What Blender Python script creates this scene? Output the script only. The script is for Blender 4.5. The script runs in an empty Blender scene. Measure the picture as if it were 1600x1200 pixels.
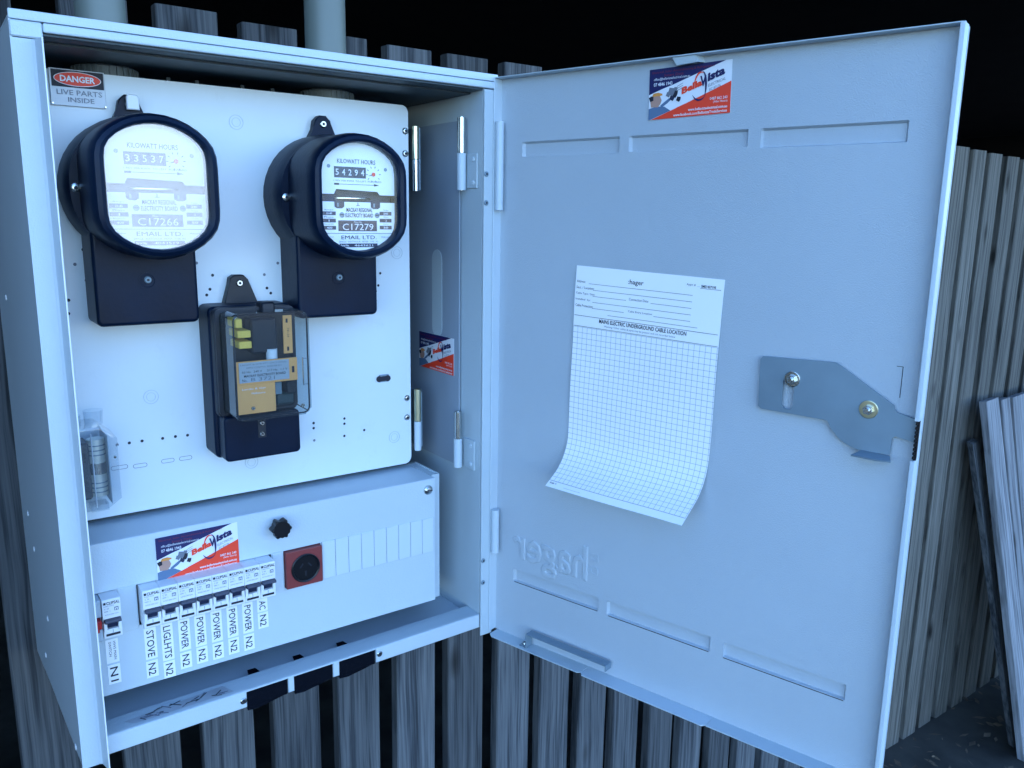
import bpy, bmesh, math, random
from mathutils import Vector, Matrix
random.seed(7)
R = math.radians
sc = bpy.context.scene
COL = sc.collection

# ------------------------------------------------------------------ camera
cd = bpy.data.cameras.new('camera'); cam = bpy.data.objects.new('camera', cd); COL.objects.link(cam)
yaw, pitch, roll = -0.626005, -0.199051, 0.015217
_f = Vector((-math.sin(yaw)*math.cos(pitch), math.cos(yaw)*math.cos(pitch), math.sin(pitch)))
_r = Vector((math.cos(yaw), math.sin(yaw), 0)); _u = _r.cross(_f)
_r, _u = math.cos(roll)*_r+math.sin(roll)*_u, -math.sin(roll)*_r+math.cos(roll)*_u
CP = Vector((-0.08473, -0.857235, 0.556147))
mw = Matrix((( _r.x,_u.x,-_f.x,CP.x),(_r.y,_u.y,-_f.y,CP.y),(_r.z,_u.z,-_f.z,CP.z),(0,0,0,1)))
cam.matrix_world = mw
cd.sensor_width = 36; cd.lens = 1281.54/1600*36; cd.clip_start = .01; cd.clip_end = 500
sc.camera = cam
# ------------------------------------------------------------------ sky, sun, exposure
w = bpy.data.worlds.new("World"); sc.world = w; w.use_nodes = True
nt = w.node_tree; nt.nodes.clear()
sky = nt.nodes.new('ShaderNodeTexSky'); sky.sky_type = 'NISHITA'; sky.sun_disc = False
sky.sun_elevation = R(32); sky.sun_rotation = R(10); sky.air_density = 1; sky.dust_density = 0; sky.ozone_density = 7.5
bg = nt.nodes.new('ShaderNodeBackground'); bg.inputs[1].default_value = .15
wo = nt.nodes.new('ShaderNodeOutputWorld')
nt.links.new(sky.outputs[0], bg.inputs[0]); nt.links.new(bg.outputs[0], wo.inputs[0])
sl = bpy.data.lights.new('sun', 'SUN'); sl.energy = 2.2; sl.angle = R(.5); sl.color = (1, .95, .88)
so = bpy.data.objects.new('sun', sl); COL.objects.link(so)
# the sun stands behind the house: everything in the picture is in its shade
el, az = R(32), R(10)
sd = Vector((math.sin(az)*math.cos(el), math.cos(az)*math.cos(el), math.sin(el)))
so.rotation_euler = sd.to_track_quat('Z', 'Y').to_euler(); so.location = sd*20
sc.view_settings.view_transform = 'Standard'; sc.view_settings.look = 'None'
sc.view_settings.exposure = 2.58; sc.view_settings.gamma = 1

# ------------------------------------------------------------------ materials
def nodes(name):
    m = bpy.data.materials.new(name); m.use_nodes = True
    n = m.node_tree; b = n.nodes['Principled BSDF']
    return m, n, b
def mat(name, col, rough=.5, metal=0, var=.0, vscale=8, bump=0, bscale=300, spec=.5, dirt=0):
    m, n, b = nodes(name)
    b.inputs['Roughness'].default_value = rough; b.inputs['Metallic'].default_value = metal
    b.inputs['Specular IOR Level'].default_value = spec
    b.inputs['Base Color'].default_value = (*col, 1)
    tc = n.nodes.new('ShaderNodeTexCoord')
    if var or dirt:
        nz = n.nodes.new('ShaderNodeTexNoise'); nz.inputs['Scale'].default_value = vscale; nz.inputs['Detail'].default_value = 6
        n.links.new(tc.outputs['Object'], nz.inputs['Vector'])
        cr = n.nodes.new('ShaderNodeValToRGB')
        cr.color_ramp.elements[0].position = .3; cr.color_ramp.elements[1].position = .75
        v = var
        cr.color_ramp.elements[0].color = (*[c*(1-v) for c in col], 1)
        cr.color_ramp.elements[1].color = (*[min(1, c*(1+v)) for c in col], 1)
        n.links.new(nz.outputs[0], cr.inputs[0])
        out = cr.outputs[0]
        if dirt:
            n2 = n.nodes.new('ShaderNodeTexNoise'); n2.inputs['Scale'].default_value = 23; n2.inputs['Detail'].default_value = 9; n2.inputs['Roughness'].default_value = .7
            n.links.new(tc.outputs['Object'], n2.inputs['Vector'])
            c2 = n.nodes.new('ShaderNodeValToRGB'); c2.color_ramp.elements[0].position = .58; c2.color_ramp.elements[1].position = .78
            c2.color_ramp.elements[0].color = (0, 0, 0, 1); c2.color_ramp.elements[1].color = (dirt, dirt, dirt, 1)
            n.links.new(n2.outputs[0], c2.inputs[0])
            mx = n.nodes.new('ShaderNodeMix'); mx.data_type = 'RGBA'
            n.links.new(c2.outputs[0], mx.inputs[0]); n.links.new(out, mx.inputs[6])
            mx.inputs[7].default_value = (*[c*.45 for c in col], 1)
            out = mx.outputs[2]
        n.links.new(out, b.inputs['Base Color'])
        mr = n.nodes.new('ShaderNodeMapRange'); mr.inputs[3].default_value = rough*.85; mr.inputs[4].default_value = min(1, rough*1.2)
        n.links.new(nz.outputs[0], mr.inputs[0]); n.links.new(mr.outputs[0], b.inputs['Roughness'])
    if bump:
        bz = n.nodes.new('ShaderNodeTexNoise'); bz.inputs['Scale'].default_value = bscale; bz.inputs['Detail'].default_value = 2
        n.links.new(tc.outputs['Object'], bz.inputs['Vector'])
        bp = n.nodes.new('ShaderNodeBump'); bp.inputs['Strength'].default_value = bump; bp.inputs['Distance'].default_value = .001
        n.links.new(bz.outputs[0], bp.inputs['Height']); n.links.new(bp.outputs[0], b.inputs['Normal'])
    return m
def clear(name, tint, refl=.5, milk=0.0, rough=.03, milkcol=(.9, .93, .95)):
    m = bpy.data.materials.new(name); m.use_nodes = True; n = m.node_tree; n.nodes.clear()
    o = n.nodes.new('ShaderNodeOutputMaterial'); t = n.nodes.new('ShaderNodeBsdfTransparent'); t.inputs[0].default_value = (*tint, 1)
    g = n.nodes.new('ShaderNodeBsdfGlossy'); g.inputs['Roughness'].default_value = rough
    lw = n.nodes.new('ShaderNodeFresnel'); lw.inputs[0].default_value = 1.5
    mu = n.nodes.new('ShaderNodeMath'); mu.operation = 'MULTIPLY'; mu.inputs[1].default_value = refl*2; mu.use_clamp = True
    ge = n.nodes.new('ShaderNodeNewGeometry'); iv = n.nodes.new('ShaderNodeMath'); iv.operation = 'SUBTRACT'; iv.inputs[0].default_value = 1
    n.links.new(ge.outputs['Backfacing'], iv.inputs[1]); m0 = n.nodes.new('ShaderNodeMath'); m0.operation = 'MULTIPLY'
    n.links.new(iv.outputs[0], m0.inputs[0]); n.links.new(lw.outputs[0], m0.inputs[1]); n.links.new(m0.outputs[0], mu.inputs[0])
    a = n.nodes.new('ShaderNodeMixShader'); n.links.new(mu.outputs[0], a.inputs[0]); n.links.new(g.outputs[0], a.inputs[2])
    if milk:
        d = n.nodes.new('ShaderNodeBsdfDiffuse'); d.inputs[0].default_value = (*milkcol, 1)
        b = n.nodes.new('ShaderNodeMixShader')
        tc = n.nodes.new('ShaderNodeTexCoord'); nz = n.nodes.new('ShaderNodeTexNoise'); nz.inputs['Scale'].default_value = 30; nz.inputs['Detail'].default_value = 5
        n.links.new(tc.outputs['Object'], nz.inputs[0])
        mr = n.nodes.new('ShaderNodeMapRange'); mr.inputs[1].default_value = .35; mr.inputs[2].default_value = .65
        mr.inputs[3].default_value = milk*.88; mr.inputs[4].default_value = min(1, milk*1.08)
        n.links.new(nz.outputs[0], mr.inputs[0]); n.links.new(mr.outputs[0], b.inputs[0])
        n.links.new(t.outputs[0], b.inputs[1]); n.links.new(d.outputs[0], b.inputs[2]); n.links.new(b.outputs[0], a.inputs[1])
    else: n.links.new(t.outputs[0], a.inputs[1])
    n.links.new(a.outputs[0], o.inputs[0])
    return m
PAINT = mat('grey_powder_coat', (.48, .56, .60), .38, var=.04, vscale=3, bump=.35, bscale=650, dirt=.12)
PAINT2 = mat('light_powder_coat', (.53, .61, .66), .42, var=.03, vscale=4, bump=.3, bscale=650, dirt=.06)
PAINTD = mat('shade_dark_grey', (.03, .05, .06), .5, var=.08, vscale=5)  # shade inside the cabinet put into the colour; also for joints and print
BOARD = mat('white_panel', (.70, .77, .80), .3, var=.05, vscale=6, bump=.1, bscale=120, dirt=.18)
WHITE = mat('white_plastic', (.78, .80, .82), .4)
LABEL = mat('label_tape', (.86, .88, .90), .45)
PAPER = mat('paper', (.9, .92, .93), .8)
INK = mat('ink', (.012, .014, .025), .6)
GREYINK = mat('grey_ink', (.16, .18, .22), .6)
NAVY = mat('navy_ink', (.012, .014, .09), .45)
RED = mat('red_ink', (.88, .055, .02), .5)
DRED = mat('dark_red_ink', (.2, .02, .05), .5)
CARDW = mat('card_white', (.78, .80, .84), .4)
BAKE = mat('black_bakelite', (.0015, .0085, .026), .38, var=.35, vscale=14, bump=.15, bscale=200, spec=.18)
BAKE2 = mat('worn_bakelite', (.006, .009, .018), .48, var=.5, vscale=18, bump=.15, bscale=200)
BLACKP = mat('black_plastic', (.003, .004, .007), .35, spec=.4)
DNAVY = mat('dark_blue_toggle', (.018, .025, .06), .4)
STEEL = mat('zinc_steel', (.55, .57, .56), .25, metal=1, var=.1, vscale=60)
GALV = mat('galvanised_steel', (.20, .275, .33), .4, metal=.2, var=.1, vscale=20, bump=.1, bscale=500)
BRASS = mat('passivated_zinc', (.62, .6, .42), .3, metal=1)
SILVER = mat('silver_label', (.42, .46, .50), .35, metal=.2, var=.1, vscale=40)
DIAL = mat('dial_white', (.92, .94, .95), .5, var=.04, vscale=50)
REDPL = mat('red_plastic', (.22, .035, .035), .45)
BREDP = mat('bright_red_plastic', (.42, .02, .02), .4)
TAN = mat('phenolic_board', (.98, .43, .13), .6, var=.08, vscale=30)
YEL = mat('yellow_plastic', (.98, .62, .10), .5)
WRAP = mat('glossy_black_wrap', (.003, .004, .008), .16, bump=.9, bscale=90)
PVC = mat('grey_pvc', (.15, .175, .155), .45, var=.06, vscale=10)
PVCD = mat('grey_pvc_nut', (.12, .15, .16), .5)
CLR = clear('clear_cover', (.72, .78, .80), .7, milk=.02)
CLRF = clear('clear_fuse_plastic', (.88, .92, .95), 1.2, milk=.06)
GLASSR = clear('meter_glass', (.97, .98, .99), .3)
GLASSL = clear('glare_meter_glass', (.96, .98, 1), 4.2, milk=.04, milkcol=(.97, .98, 1))  # glare put into the glass: reflection boosted, white mixed in
SMUDGE = mat('pale_haze', (.85, .9, .95), .3)
SKIN = mat('skin_print', (.45, .26, .2), .6)
ORANGE = mat('orange_print', (.7, .28, .06), .6)
BLUEP = mat('blue_print', (.10, .17, .28), .6)
SOIL = mat('dark_soil', (.040, .038, .032), .95, var=.6, vscale=7, bump=1, bscale=55)
HOUSE = mat('shade_black_timber', (.004, .004, .005), .9, var=.3, vscale=4)  # near black: the deep shade under the house is put into the colour
WALL = mat('painted_weatherboard', (.35, .36, .36), .7)

def wood(name, c0, c1, bumps=.5):
    m, n, b = nodes(name)
    tc = n.nodes.new('ShaderNodeTexCoord'); oi = n.nodes.new('ShaderNodeObjectInfo')
    ad = n.nodes.new('ShaderNodeVectorMath'); ad.operation = 'ADD'
    sc_ = n.nodes.new('ShaderNodeVectorMath'); sc_.operation = 'SCALE'; sc_.inputs[0].default_value = (13, 7, 29)
    n.links.new(oi.outputs['Random'], sc_.inputs[3]); n.links.new(tc.outputs['Object'], ad.inputs[0]); n.links.new(sc_.outputs[0], ad.inputs[1])
    # knots bend the grain
    wn = n.nodes.new('ShaderNodeTexNoise'); wn.inputs['Scale'].default_value = 3.5; wn.inputs['Detail'].default_value = 2
    n.links.new(ad.outputs[0], wn.inputs[0])
    ws = n.nodes.new('ShaderNodeVectorMath'); ws.operation = 'MULTIPLY_ADD'; ws.inputs[1].default_value = (.016, 0, 0)
    n.links.new(wn.outputs['Color'], ws.inputs[0]); n.links.new(ad.outputs[0], ws.inputs[2])
    mp = n.nodes.new('ShaderNodeMapping'); mp.inputs['Scale'].default_value = (95, 40, 2.2)
    n.links.new(ws.outputs[0], mp.inputs[0])
    g = n.nodes.new('ShaderNodeTexNoise'); g.inputs['Scale'].default_value = 1; g.inputs['Detail'].default_value = 5; g.inputs['Roughness'].default_value = .62
    n.links.new(mp.outputs[0], g.inputs[0])
    mp2 = n.nodes.new('ShaderNodeMapping'); mp2.inputs['Scale'].default_value = (340, 100, 6)
    n.links.new(ws.outputs[0], mp2.inputs[0])
    g2 = n.nodes.new('ShaderNodeTexNoise'); g2.inputs['Scale'].default_value = 1; g2.inputs['Detail'].default_value = 3
    n.links.new(mp2.outputs[0], g2.inputs[0])
    mm = n.nodes.new('ShaderNodeMath'); mm.operation = 'MULTIPLY_ADD'; mm.inputs[1].default_value = .35
    n.links.new(g2.outputs[0], mm.inputs[0])
    m2 = n.nodes.new('ShaderNodeMath'); m2.operation = 'MULTIPLY'; m2.inputs[1].default_value = .7; n.links.new(g.outputs[0], m2.inputs[0]); n.links.new(m2.outputs[0], mm.inputs[2])
    cr = n.nodes.new('ShaderNodeValToRGB'); e = cr.color_ramp.elements
    e[0].position = .36; e[0].color = (*[c*.4 for c in c0], 1); e[1].position = .68; e[1].color = (*c1, 1)
    k = e.new(.45); k.color = (*c0, 1); k = e.new(.54); k.color = (*[(a+b_)/2 for a, b_ in zip(c0, c1)], 1)
    n.links.new(mm.outputs[0], cr.inputs[0])
    # sparse dark knots
    mp3 = n.nodes.new('ShaderNodeMapping'); mp3.inputs['Scale'].default_value = (9, 9, 3.2); n.links.new(ad.outputs[0], mp3.inputs[0])
    vo = n.nodes.new('ShaderNodeTexVoronoi'); vo.inputs['Scale'].default_value = 1; n.links.new(mp3.outputs[0], vo.inputs[0])
    kr = n.nodes.new('ShaderNodeValToRGB'); kr.color_ramp.elements[0].position = .04; kr.color_ramp.elements[1].position = .15
    kr.color_ramp.elements[0].color = (.12, .1, .09, 1); kr.color_ramp.elements[1].color = (1, 1, 1, 1)
    n.links.new(vo.outputs[0], kr.inputs[0])
    mx = n.nodes.new('ShaderNodeMix'); mx.data_type = 'RGBA'; mx.blend_type = 'MULTIPLY'; mx.inputs[0].default_value = 1
    n.links.new(cr.outputs[0], mx.inputs[6]); n.links.new(kr.outputs[0], mx.inputs[7])
    # board to board tone
    hs = n.nodes.new('ShaderNodeHueSaturation')
    mr = n.nodes.new('ShaderNodeMapRange'); mr.inputs[3].default_value = .72; mr.inputs[4].default_value = 1.3
    n.links.new(oi.outputs['Random'], mr.inputs[0]); n.links.new(mr.outputs[0], hs.inputs['Value']); n.links.new(mx.outputs[2], hs.inputs['Color'])
    n.links.new(hs.outputs[0], b.inputs['Base Color']); b.inputs['Roughness'].default_value = .85
    bp = n.nodes.new('ShaderNodeBump'); bp.inputs['Strength'].default_value = bumps; bp.inputs['Distance'].default_value = .002
    n.links.new(mm.outputs[0], bp.inputs['Height']); n.links.new(bp.outputs[0], b.inputs['Normal'])
    return m
WOOD = wood('weathered_timber', (.032, .037, .044), (.118, .124, .130))
WOODR = wood('warm_grey_timber', (.056, .053, .046), (.150, .142, .124))  # same timber, lighter and warmer for the right-hand run
WOODP = wood('pale_weathered_timber', (.11, .115, .125), (.27, .275, .29))

def grid_paper():
    m, n, b = nodes('printed_grid_paper'); b.inputs['Roughness'].default_value = .75
    uv = n.nodes.new('ShaderNodeUVMap'); sp = n.nodes.new('ShaderNodeSeparateXYZ'); n.links.new(uv.outputs[0], sp.inputs[0])
    def ma(op, a, bb, cl=False):
        x = n.nodes.new('ShaderNodeMath'); x.operation = op; x.use_clamp = cl
        for i, v in enumerate((a, bb)):
            if v is None: continue
            if isinstance(v, (int, float)): x.inputs[i].default_value = v
            else: n.links.new(v, x.inputs[i])
        return x.outputs[0]
    # uv in metres
    def line(c, off, per, wd):
        t = ma('FRACT', ma('DIVIDE', ma('SUBTRACT', c, off), per), None)
        t = ma('ABSOLUTE', ma('SUBTRACT', t, .5), None)
        return ma('LESS_THAN', ma('SUBTRACT', .5, t), wd/per/2)
    U, V = sp.outputs[0], sp.outputs[1]
    l = ma('MAXIMUM', line(U, 0, .0066, .00042), line(V, .0717, .0066, .00042))
    reg = ma('MULTIPLY', ma('GREATER_THAN', V, .0715), ma('LESS_THAN', V, .2698))
    l = ma('MULTIPLY', l, reg)
    mx = n.nodes.new('ShaderNodeMix'); mx.data_type = 'RGBA'; n.links.new(l, mx.inputs[0])
    mx.inputs[6].default_value = (.92, .93, .94, 1); mx.inputs[7].default_value = (.27, .33, .40, 1)
    n.links.new(mx.outputs[2], b.inputs['Base Color'])
    return m
GRIDP = grid_paper()

# ------------------------------------------------------------------ mesh builder
I4 = Matrix.Identity(4)
class MB:
    def __init__(s, M=None): s.v = []; s.f = []; s.mi = []; s.mats = []; s.M = M or I4; s.uv = None
    def slot(s, m):
        if m not in s.mats: s.mats.append(m)
        return s.mats.index(m)
    def add(s, vs, fs, m, M=None):
        MM = s.M @ M if M else s.M; o = len(s.v); k = s.slot(m)
        s.v += [MM @ Vector(v) for v in vs]
        s.f += [[i+o for i in f] for f in fs]; s.mi += [k]*len(fs)
    def box(s, x0, x1, y0, y1, z0, z1, m, bev=0, M=None, seg=1):
        bm = bmesh.new()
        vs = [bm.verts.new(c) for c in ((x0,y0,z0),(x1,y0,z0),(x1,y1,z0),(x0,y1,z0),(x0,y0,z1),(x1,y0,z1),(x1,y1,z1),(x0,y1,z1))]
        for f in ((0,3,2,1),(4,5,6,7),(0,1,5,4),(1,2,6,5),(2,3,7,6),(3,0,4,7)): bm.faces.new([vs[i] for i in f])
        if bev: bmesh.ops.bevel(bm, geom=bm.edges[:], offset=bev, segments=seg, affect='EDGES', profile=.5)
        s.bm(bm, m, M)
    def bm(s, bm, m, M=None):
        bmesh.ops.recalc_face_normals(bm, faces=bm.faces[:])
        bm.verts.index_update(); s.add([v.co.copy() for v in bm.verts], [[v.index for v in f.verts] for f in bm.faces], m, M); bm.free()
    def prism(s, pts, d0, d1, m, axis='y', bev=0, M=None, seg=1):
        """pts 2D outline; extruded from d0 to d1 along axis. axis y: (x,z); z: (x,y); x: (y,z)"""
        P = {'y': lambda a, b, d: (a, d, b), 'z': lambda a, b, d: (a, b, d), 'x': lambda a, b, d: (d, a, b)}[axis]
        bm = bmesh.new(); n = len(pts)
        A = [bm.verts.new(P(a, b, d0)) for a, b in pts]; B = [bm.verts.new(P(a, b, d1)) for a, b in pts]
        fa = bm.faces.new(A); fb = bm.faces.new(B[::-1])
        for i in range(n): bm.faces.new((A[i], B[i], B[(i+1) % n], A[(i+1) % n]))
        if bev: bmesh.ops.bevel(bm, geom=list(fa.edges), offset=bev, segments=seg, affect='EDGES', profile=.5)
        s.bm(bm, m, M)
    def cyl(s, p0, p1, r, m, n=20, r1=None, caps=True, M=None):
        p0, p1 = Vector(p0), Vector(p1); d = (p1-p0).normalized(); r1 = r if r1 is None else r1
        a = d.orthogonal().normalized(); b = d.cross(a)
        vs = [p0+(a*math.cos(t)+b*math.sin(t))*r for t in [2*math.pi*i/n for i in range(n)]]+[p1+(a*math.cos(t)+b*math.sin(t))*r1 for t in [2*math.pi*i/n for i in range(n)]]
        fs = [[i, (i+1) % n, n+(i+1) % n, n+i] for i in range(n)]
        if caps: fs += [list(range(n))[::-1], list(range(n, 2*n))]
        s.add(vs, fs, m, M)
    def lathe(s, c, axis, prof, m, n=24, M=None):
        """prof: (r, h) list; closed with caps at the ends when r>0"""
        c, d = Vector(c), Vector(axis).normalized(); a = d.orthogonal().normalized(); b = d.cross(a); vs = []; fs = []
        for r, h in prof:
            vs += [c+d*h+(a*math.cos(2*math.pi*i/n)+b*math.sin(2*math.pi*i/n))*r for i in range(n)]
        for k in range(len(prof)-1):
            fs += [[k*n+i, k*n+(i+1) % n, (k+1)*n+(i+1) % n, (k+1)*n+i] for i in range(n)]
        fs += [list(range(n))[::-1], list(range((len(prof)-1)*n, len(prof)*n))]
        s.add(vs, fs, m, M)
    def ring(s, c, r0, r1, h, m, n=28, M=None):
        """flat ring facing -y, proud by h"""
        cx, cy, cz = c; vs = []; fs = []
        for r, y in ((r0, cy), (r0, cy-h), (r1, cy-h), (r1, cy)):
            vs += [(cx+r*math.cos(2*math.pi*i/n), y, cz+r*math.sin(2*math.pi*i/n)) for i in range(n)]
        for k in range(3): fs += [[k*n+i, (k+1)*n+i, (k+1)*n+(i+1) % n, k*n+(i+1) % n] for i in range(n)]
        s.add(vs, fs, m, M)
    def tube(s, pts, r, m, n=6, M=None):
        for a, b in zip(pts, pts[1:]): s.cyl(a, b, r, m, n, M=M)
    def text(s, txt, x, z, w, h, m, y=0, M=None, rot=0, bold=0, mirror=False, keep=False, fn=None, ext=0):
        """text in the x-z plane facing -y, fitted into the box (x,z)-(x+w,z+h)"""
        vs, fs = textmesh(txt, bold, ext)
        X = [v[0] for v in vs]; Y = [v[1] for v in vs]; x0, x1, y0, y1 = min(X), max(X), min(Y), max(Y)
        k = w/(x1-x0); kh = h/(y1-y0)
        out = []
        for v in vs:
            a, b = (v[0]-x0)*k, (v[1]-y0)*kh
            if mirror: a = w-a
            if rot == -90: a, b = b, -a          # reads downward
            out.append((x+a, y-v[2]*k, z+b))
        if fn: out = [fn(*o) for o in out]
        s.add(out, fs, m, M)
    def build(s, name, parent=None, loc=None, smooth=30, fixn=False):
        me = bpy.data.meshes.new(name); o0 = Vector(loc) if loc else Vector((0, 0, 0))
        me.from_pydata([v-o0 for v in s.v], [], s.f)
        for m in s.mats: me.materials.append(m)
        me.polygons.foreach_set('material_index', s.mi); me.update()
        if smooth:
            me.polygons.foreach_set('use_smooth', [True]*len(me.polygons)); me.set_sharp_from_angle(angle=R(smooth))
        o = bpy.data.objects.new(name, me); COL.objects.link(o); o.location = o0
        if smooth and smooth < 90:
            wn = o.modifiers.new('weighted_normals', 'WEIGHTED_NORMAL'); wn.keep_sharp = True
        if parent: o.parent = parent
        return o
_tc = {}
def textmesh(txt, bold=0, ext=0):
    k = (txt, bold, ext)
    if k in _tc: return _tc[k]
    c = bpy.data.curves.new('t', 'FONT'); c.body = txt; c.size = 1; c.resolution_u = 2; c.offset = bold; c.fill_mode = 'FRONT' if not ext else 'BOTH'; c.extrude = ext
    if ext: c.bevel_depth = ext*1.5; c.bevel_resolution = 0
    o = bpy.data.objects.new('t', c); COL.objects.link(o)
    dg = bpy.context.evaluated_depsgraph_get(); dg.update()
    me = bpy.data.meshes.new_from_object(o.evaluated_get(dg))
    vs = [tuple(v.co) for v in me.vertices]; fs = [list(p.vertices) for p in me.polygons]
    bpy.data.objects.remove(o); bpy.data.curves.remove(c); bpy.data.meshes.remove(me)
    _tc[k] = (vs, fs); return vs, fs
def tag(o, label=None, cat=None, group=None, kind=None):
    if label: o['label'] = label
    if cat: o['category'] = cat
    if group: o['group'] = group
    if kind: o['kind'] = kind
    return o
def empty(name, loc, label, cat, group=None):
    o = bpy.data.objects.new(name, None); o.location = loc; o.empty_display_size = .02; COL.objects.link(o); return tag(o, label, cat, group)
def part(mb, name, parent, smooth=30, label=None, kind=None):
    """mesh given in world coordinates, parented to a thing or part without moving it"""
    o = mb.build(name, None, None, smooth); o.parent = parent
    bpy.context.view_layer.update()
    o.matrix_parent_inverse = parent.matrix_world.inverted()
    return tag(o, label, kind=kind)
def copy_tree(o, parent=None):
    c = o.copy(); COL.objects.link(c); c.parent = parent
    for ch in list(o.children): copy_tree(ch, c)
    return c
def screw(mb, c, r, m, ax=(0, -1, 0), h=.0015, slot=True, M=None):
    mb.lathe(c, ax, [(r, 0), (r, h*.5), (r*.75, h), (.0002, h)], m, 16, M=M)
    if slot:
        c = Vector(c)+Vector(ax).normalized()*(h+.00015)
        mb.lathe(c, ax, [(r*.42, 0), (r*.4, .0001)], INK, 6, M=M)

W, H, YP, YC = .506, .7225, .092, .033
# ------------------------------------------------------------------ ground, house
g = MB(); N = 60
gv = []; 
for j in range(N+1):
    for i in range(N+1):
        u, v = (i/N-.5)*2, (j/N-.5)*2
        x, y = math.copysign(abs(u)**3*90, u)+2.2, math.copysign(abs(v)**3*90, v)
        gv.append((x, y, -1.24+random.uniform(-.012, .012)*min(1, 1)))
g.add(gv, [[j*(N+1)+i, j*(N+1)+i+1, (j+1)*(N+1)+i+1, (j+1)*(N+1)+i] for j in range(N) for i in range(N)], SOIL)
tag(g.build('ground', smooth=180), kind='structure')
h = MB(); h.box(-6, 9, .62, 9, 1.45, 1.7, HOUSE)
house = empty('house', (0, 3, -1.24), 'dark raised house above the paling screen, its underside in deep shade', 'house')
part(h, 'floor', house)
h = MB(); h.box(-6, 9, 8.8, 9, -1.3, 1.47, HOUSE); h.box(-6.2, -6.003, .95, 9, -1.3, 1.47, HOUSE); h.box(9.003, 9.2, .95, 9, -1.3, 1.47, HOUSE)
part(h, 'under_wall', house)
h = MB(); h.box(-6, 9, .62, 9, 1.703, 6.5, WALL); part(h, 'wall', house)
h = MB(); h.box(-6.3, 9.3, -.2, 9.3, 6.503, 6.7, WALL); part(h, 'roof', house)
h = MB(); h.box(-.95, -.8, -.45, .38, -1.3, 1.6, HOUSE); part(h, 'shade_post', house)  # unseen post added to darken the cabinet's left side
h = MB(); h.box(-6, 9, -.35, .615, 1.34, 1.44, HOUSE); part(h, 'shade_eave', house)  # unseen overhang added to dim the conduits and upper boards

# added unseen white building, there to throw glare into the left meter glass
REFLECTOR = mat('glare_reflector_white', (.68, .78, .86), .7, var=.03, vscale=2)
glare_reflector = empty('glare_reflector', (4.3, -16.5, -1.24), 'added white building behind the camera, throwing glare into the left meter glass', 'glare_reflector')
bpy.context.view_layer.update()
m_ = MB(); m_.box(1.4, 6.9, -18, -15, -1.24, 2.9, REFLECTOR); part(m_, 'wall', glare_reflector)
m_ = MB(); m_.prism([(-18.3, 2.9), (-14.7, 2.9), (-16.5, 3.7)], 1.2, 7.1, GALV, 'x'); part(m_, 'roof', glare_reflector)

# ------------------------------------------------------------------ paling fence
fence = empty('paling_fence', (1.5, .46, -1.24), 'weathered grey timber paling screen with narrow gaps behind the meter cabinet', 'fence')
bpy.context.view_layer.update()
def slat_mesh(k, wd, ht, mtl):
    rnd = random.Random(k); m = MB(); n = 9; vs = []; fs = []
    dx = [rnd.uniform(-.0016, .0016) for _ in range(n+1)]; c = .0025
    for i in range(n+1):
        z = ht*i/n; a, b = -wd/2+dx[i], wd/2+dx[i]*.5+rnd.uniform(-.0008, .0008); y1 = .024
        vs += [(a+c, 0, z), (b-c, 0, z), (b, c, z), (b, y1, z), (a, y1, z), (a, c, z)]
    for i in range(n):
        for q in range(6): fs.append([i*6+q, i*6+(q+1) % 6, (i+1)*6+(q+1) % 6, (i+1)*6+q])
    fs += [[5, 4, 3, 2, 1, 0], [n*6+q for q in range(6)]]
    m.add(vs, fs, mtl); o = m.build('slat', None, None, 40); me = o.data; bpy.data.objects.remove(o); return me
variants = [slat_mesh(k, .0855, 2.08, WOOD) for k in range(4)]; variants_r = [slat_mesh(k+20, .0855, 2.08, WOODR) for k in range(4)]
xs = [-.152, -.034, .101, .223, .345, .4655, .5885, .7045, .8275]
for L in (.941, 1.060, 1.173, 1.299, 1.416): xs.append(L)
x = 1.416
while x < 2.35: x += .1195+random.uniform(-.004, .004); xs.append(x)
tops = {}
for i, L in enumerate(xs): tops[i] = .845-.0115*max(0, L)+random.uniform(-.003, .003)
nl = len(xs); x = 2.487
while x < 5.2: xs.append(x); x += .111+random.uniform(-.004, .005)
x = -.27
ext = []
while x > -2.2: ext.append(x); x -= .121
for i, L in enumerate(xs+ext):
    o = bpy.data.objects.new('slat', (variants_r if nl <= i < len(xs) else variants)[i % 4]); COL.objects.link(o); o.parent = fence
    top = tops.get(i, .79-.004*(i-nl)) if i < len(xs) else .845
    o.location = Vector((L+.0428+(.0 if i < nl or i >= len(xs) else -.002), .44+random.uniform(-.002, .002), -1.245))-fence.location
    s = (top+1.245)/2.08; o.scale = (1 if (i < nl or i >= len(xs)) else .96, 1, s); o.rotation_euler = (0, random.uniform(-.0012, .0012), 0)
rl = MB(); rl.box(-2.3, 5.3, .4675, .51, -1.12, -1.03, HOUSE); part(rl, 'rail', fence)

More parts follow.
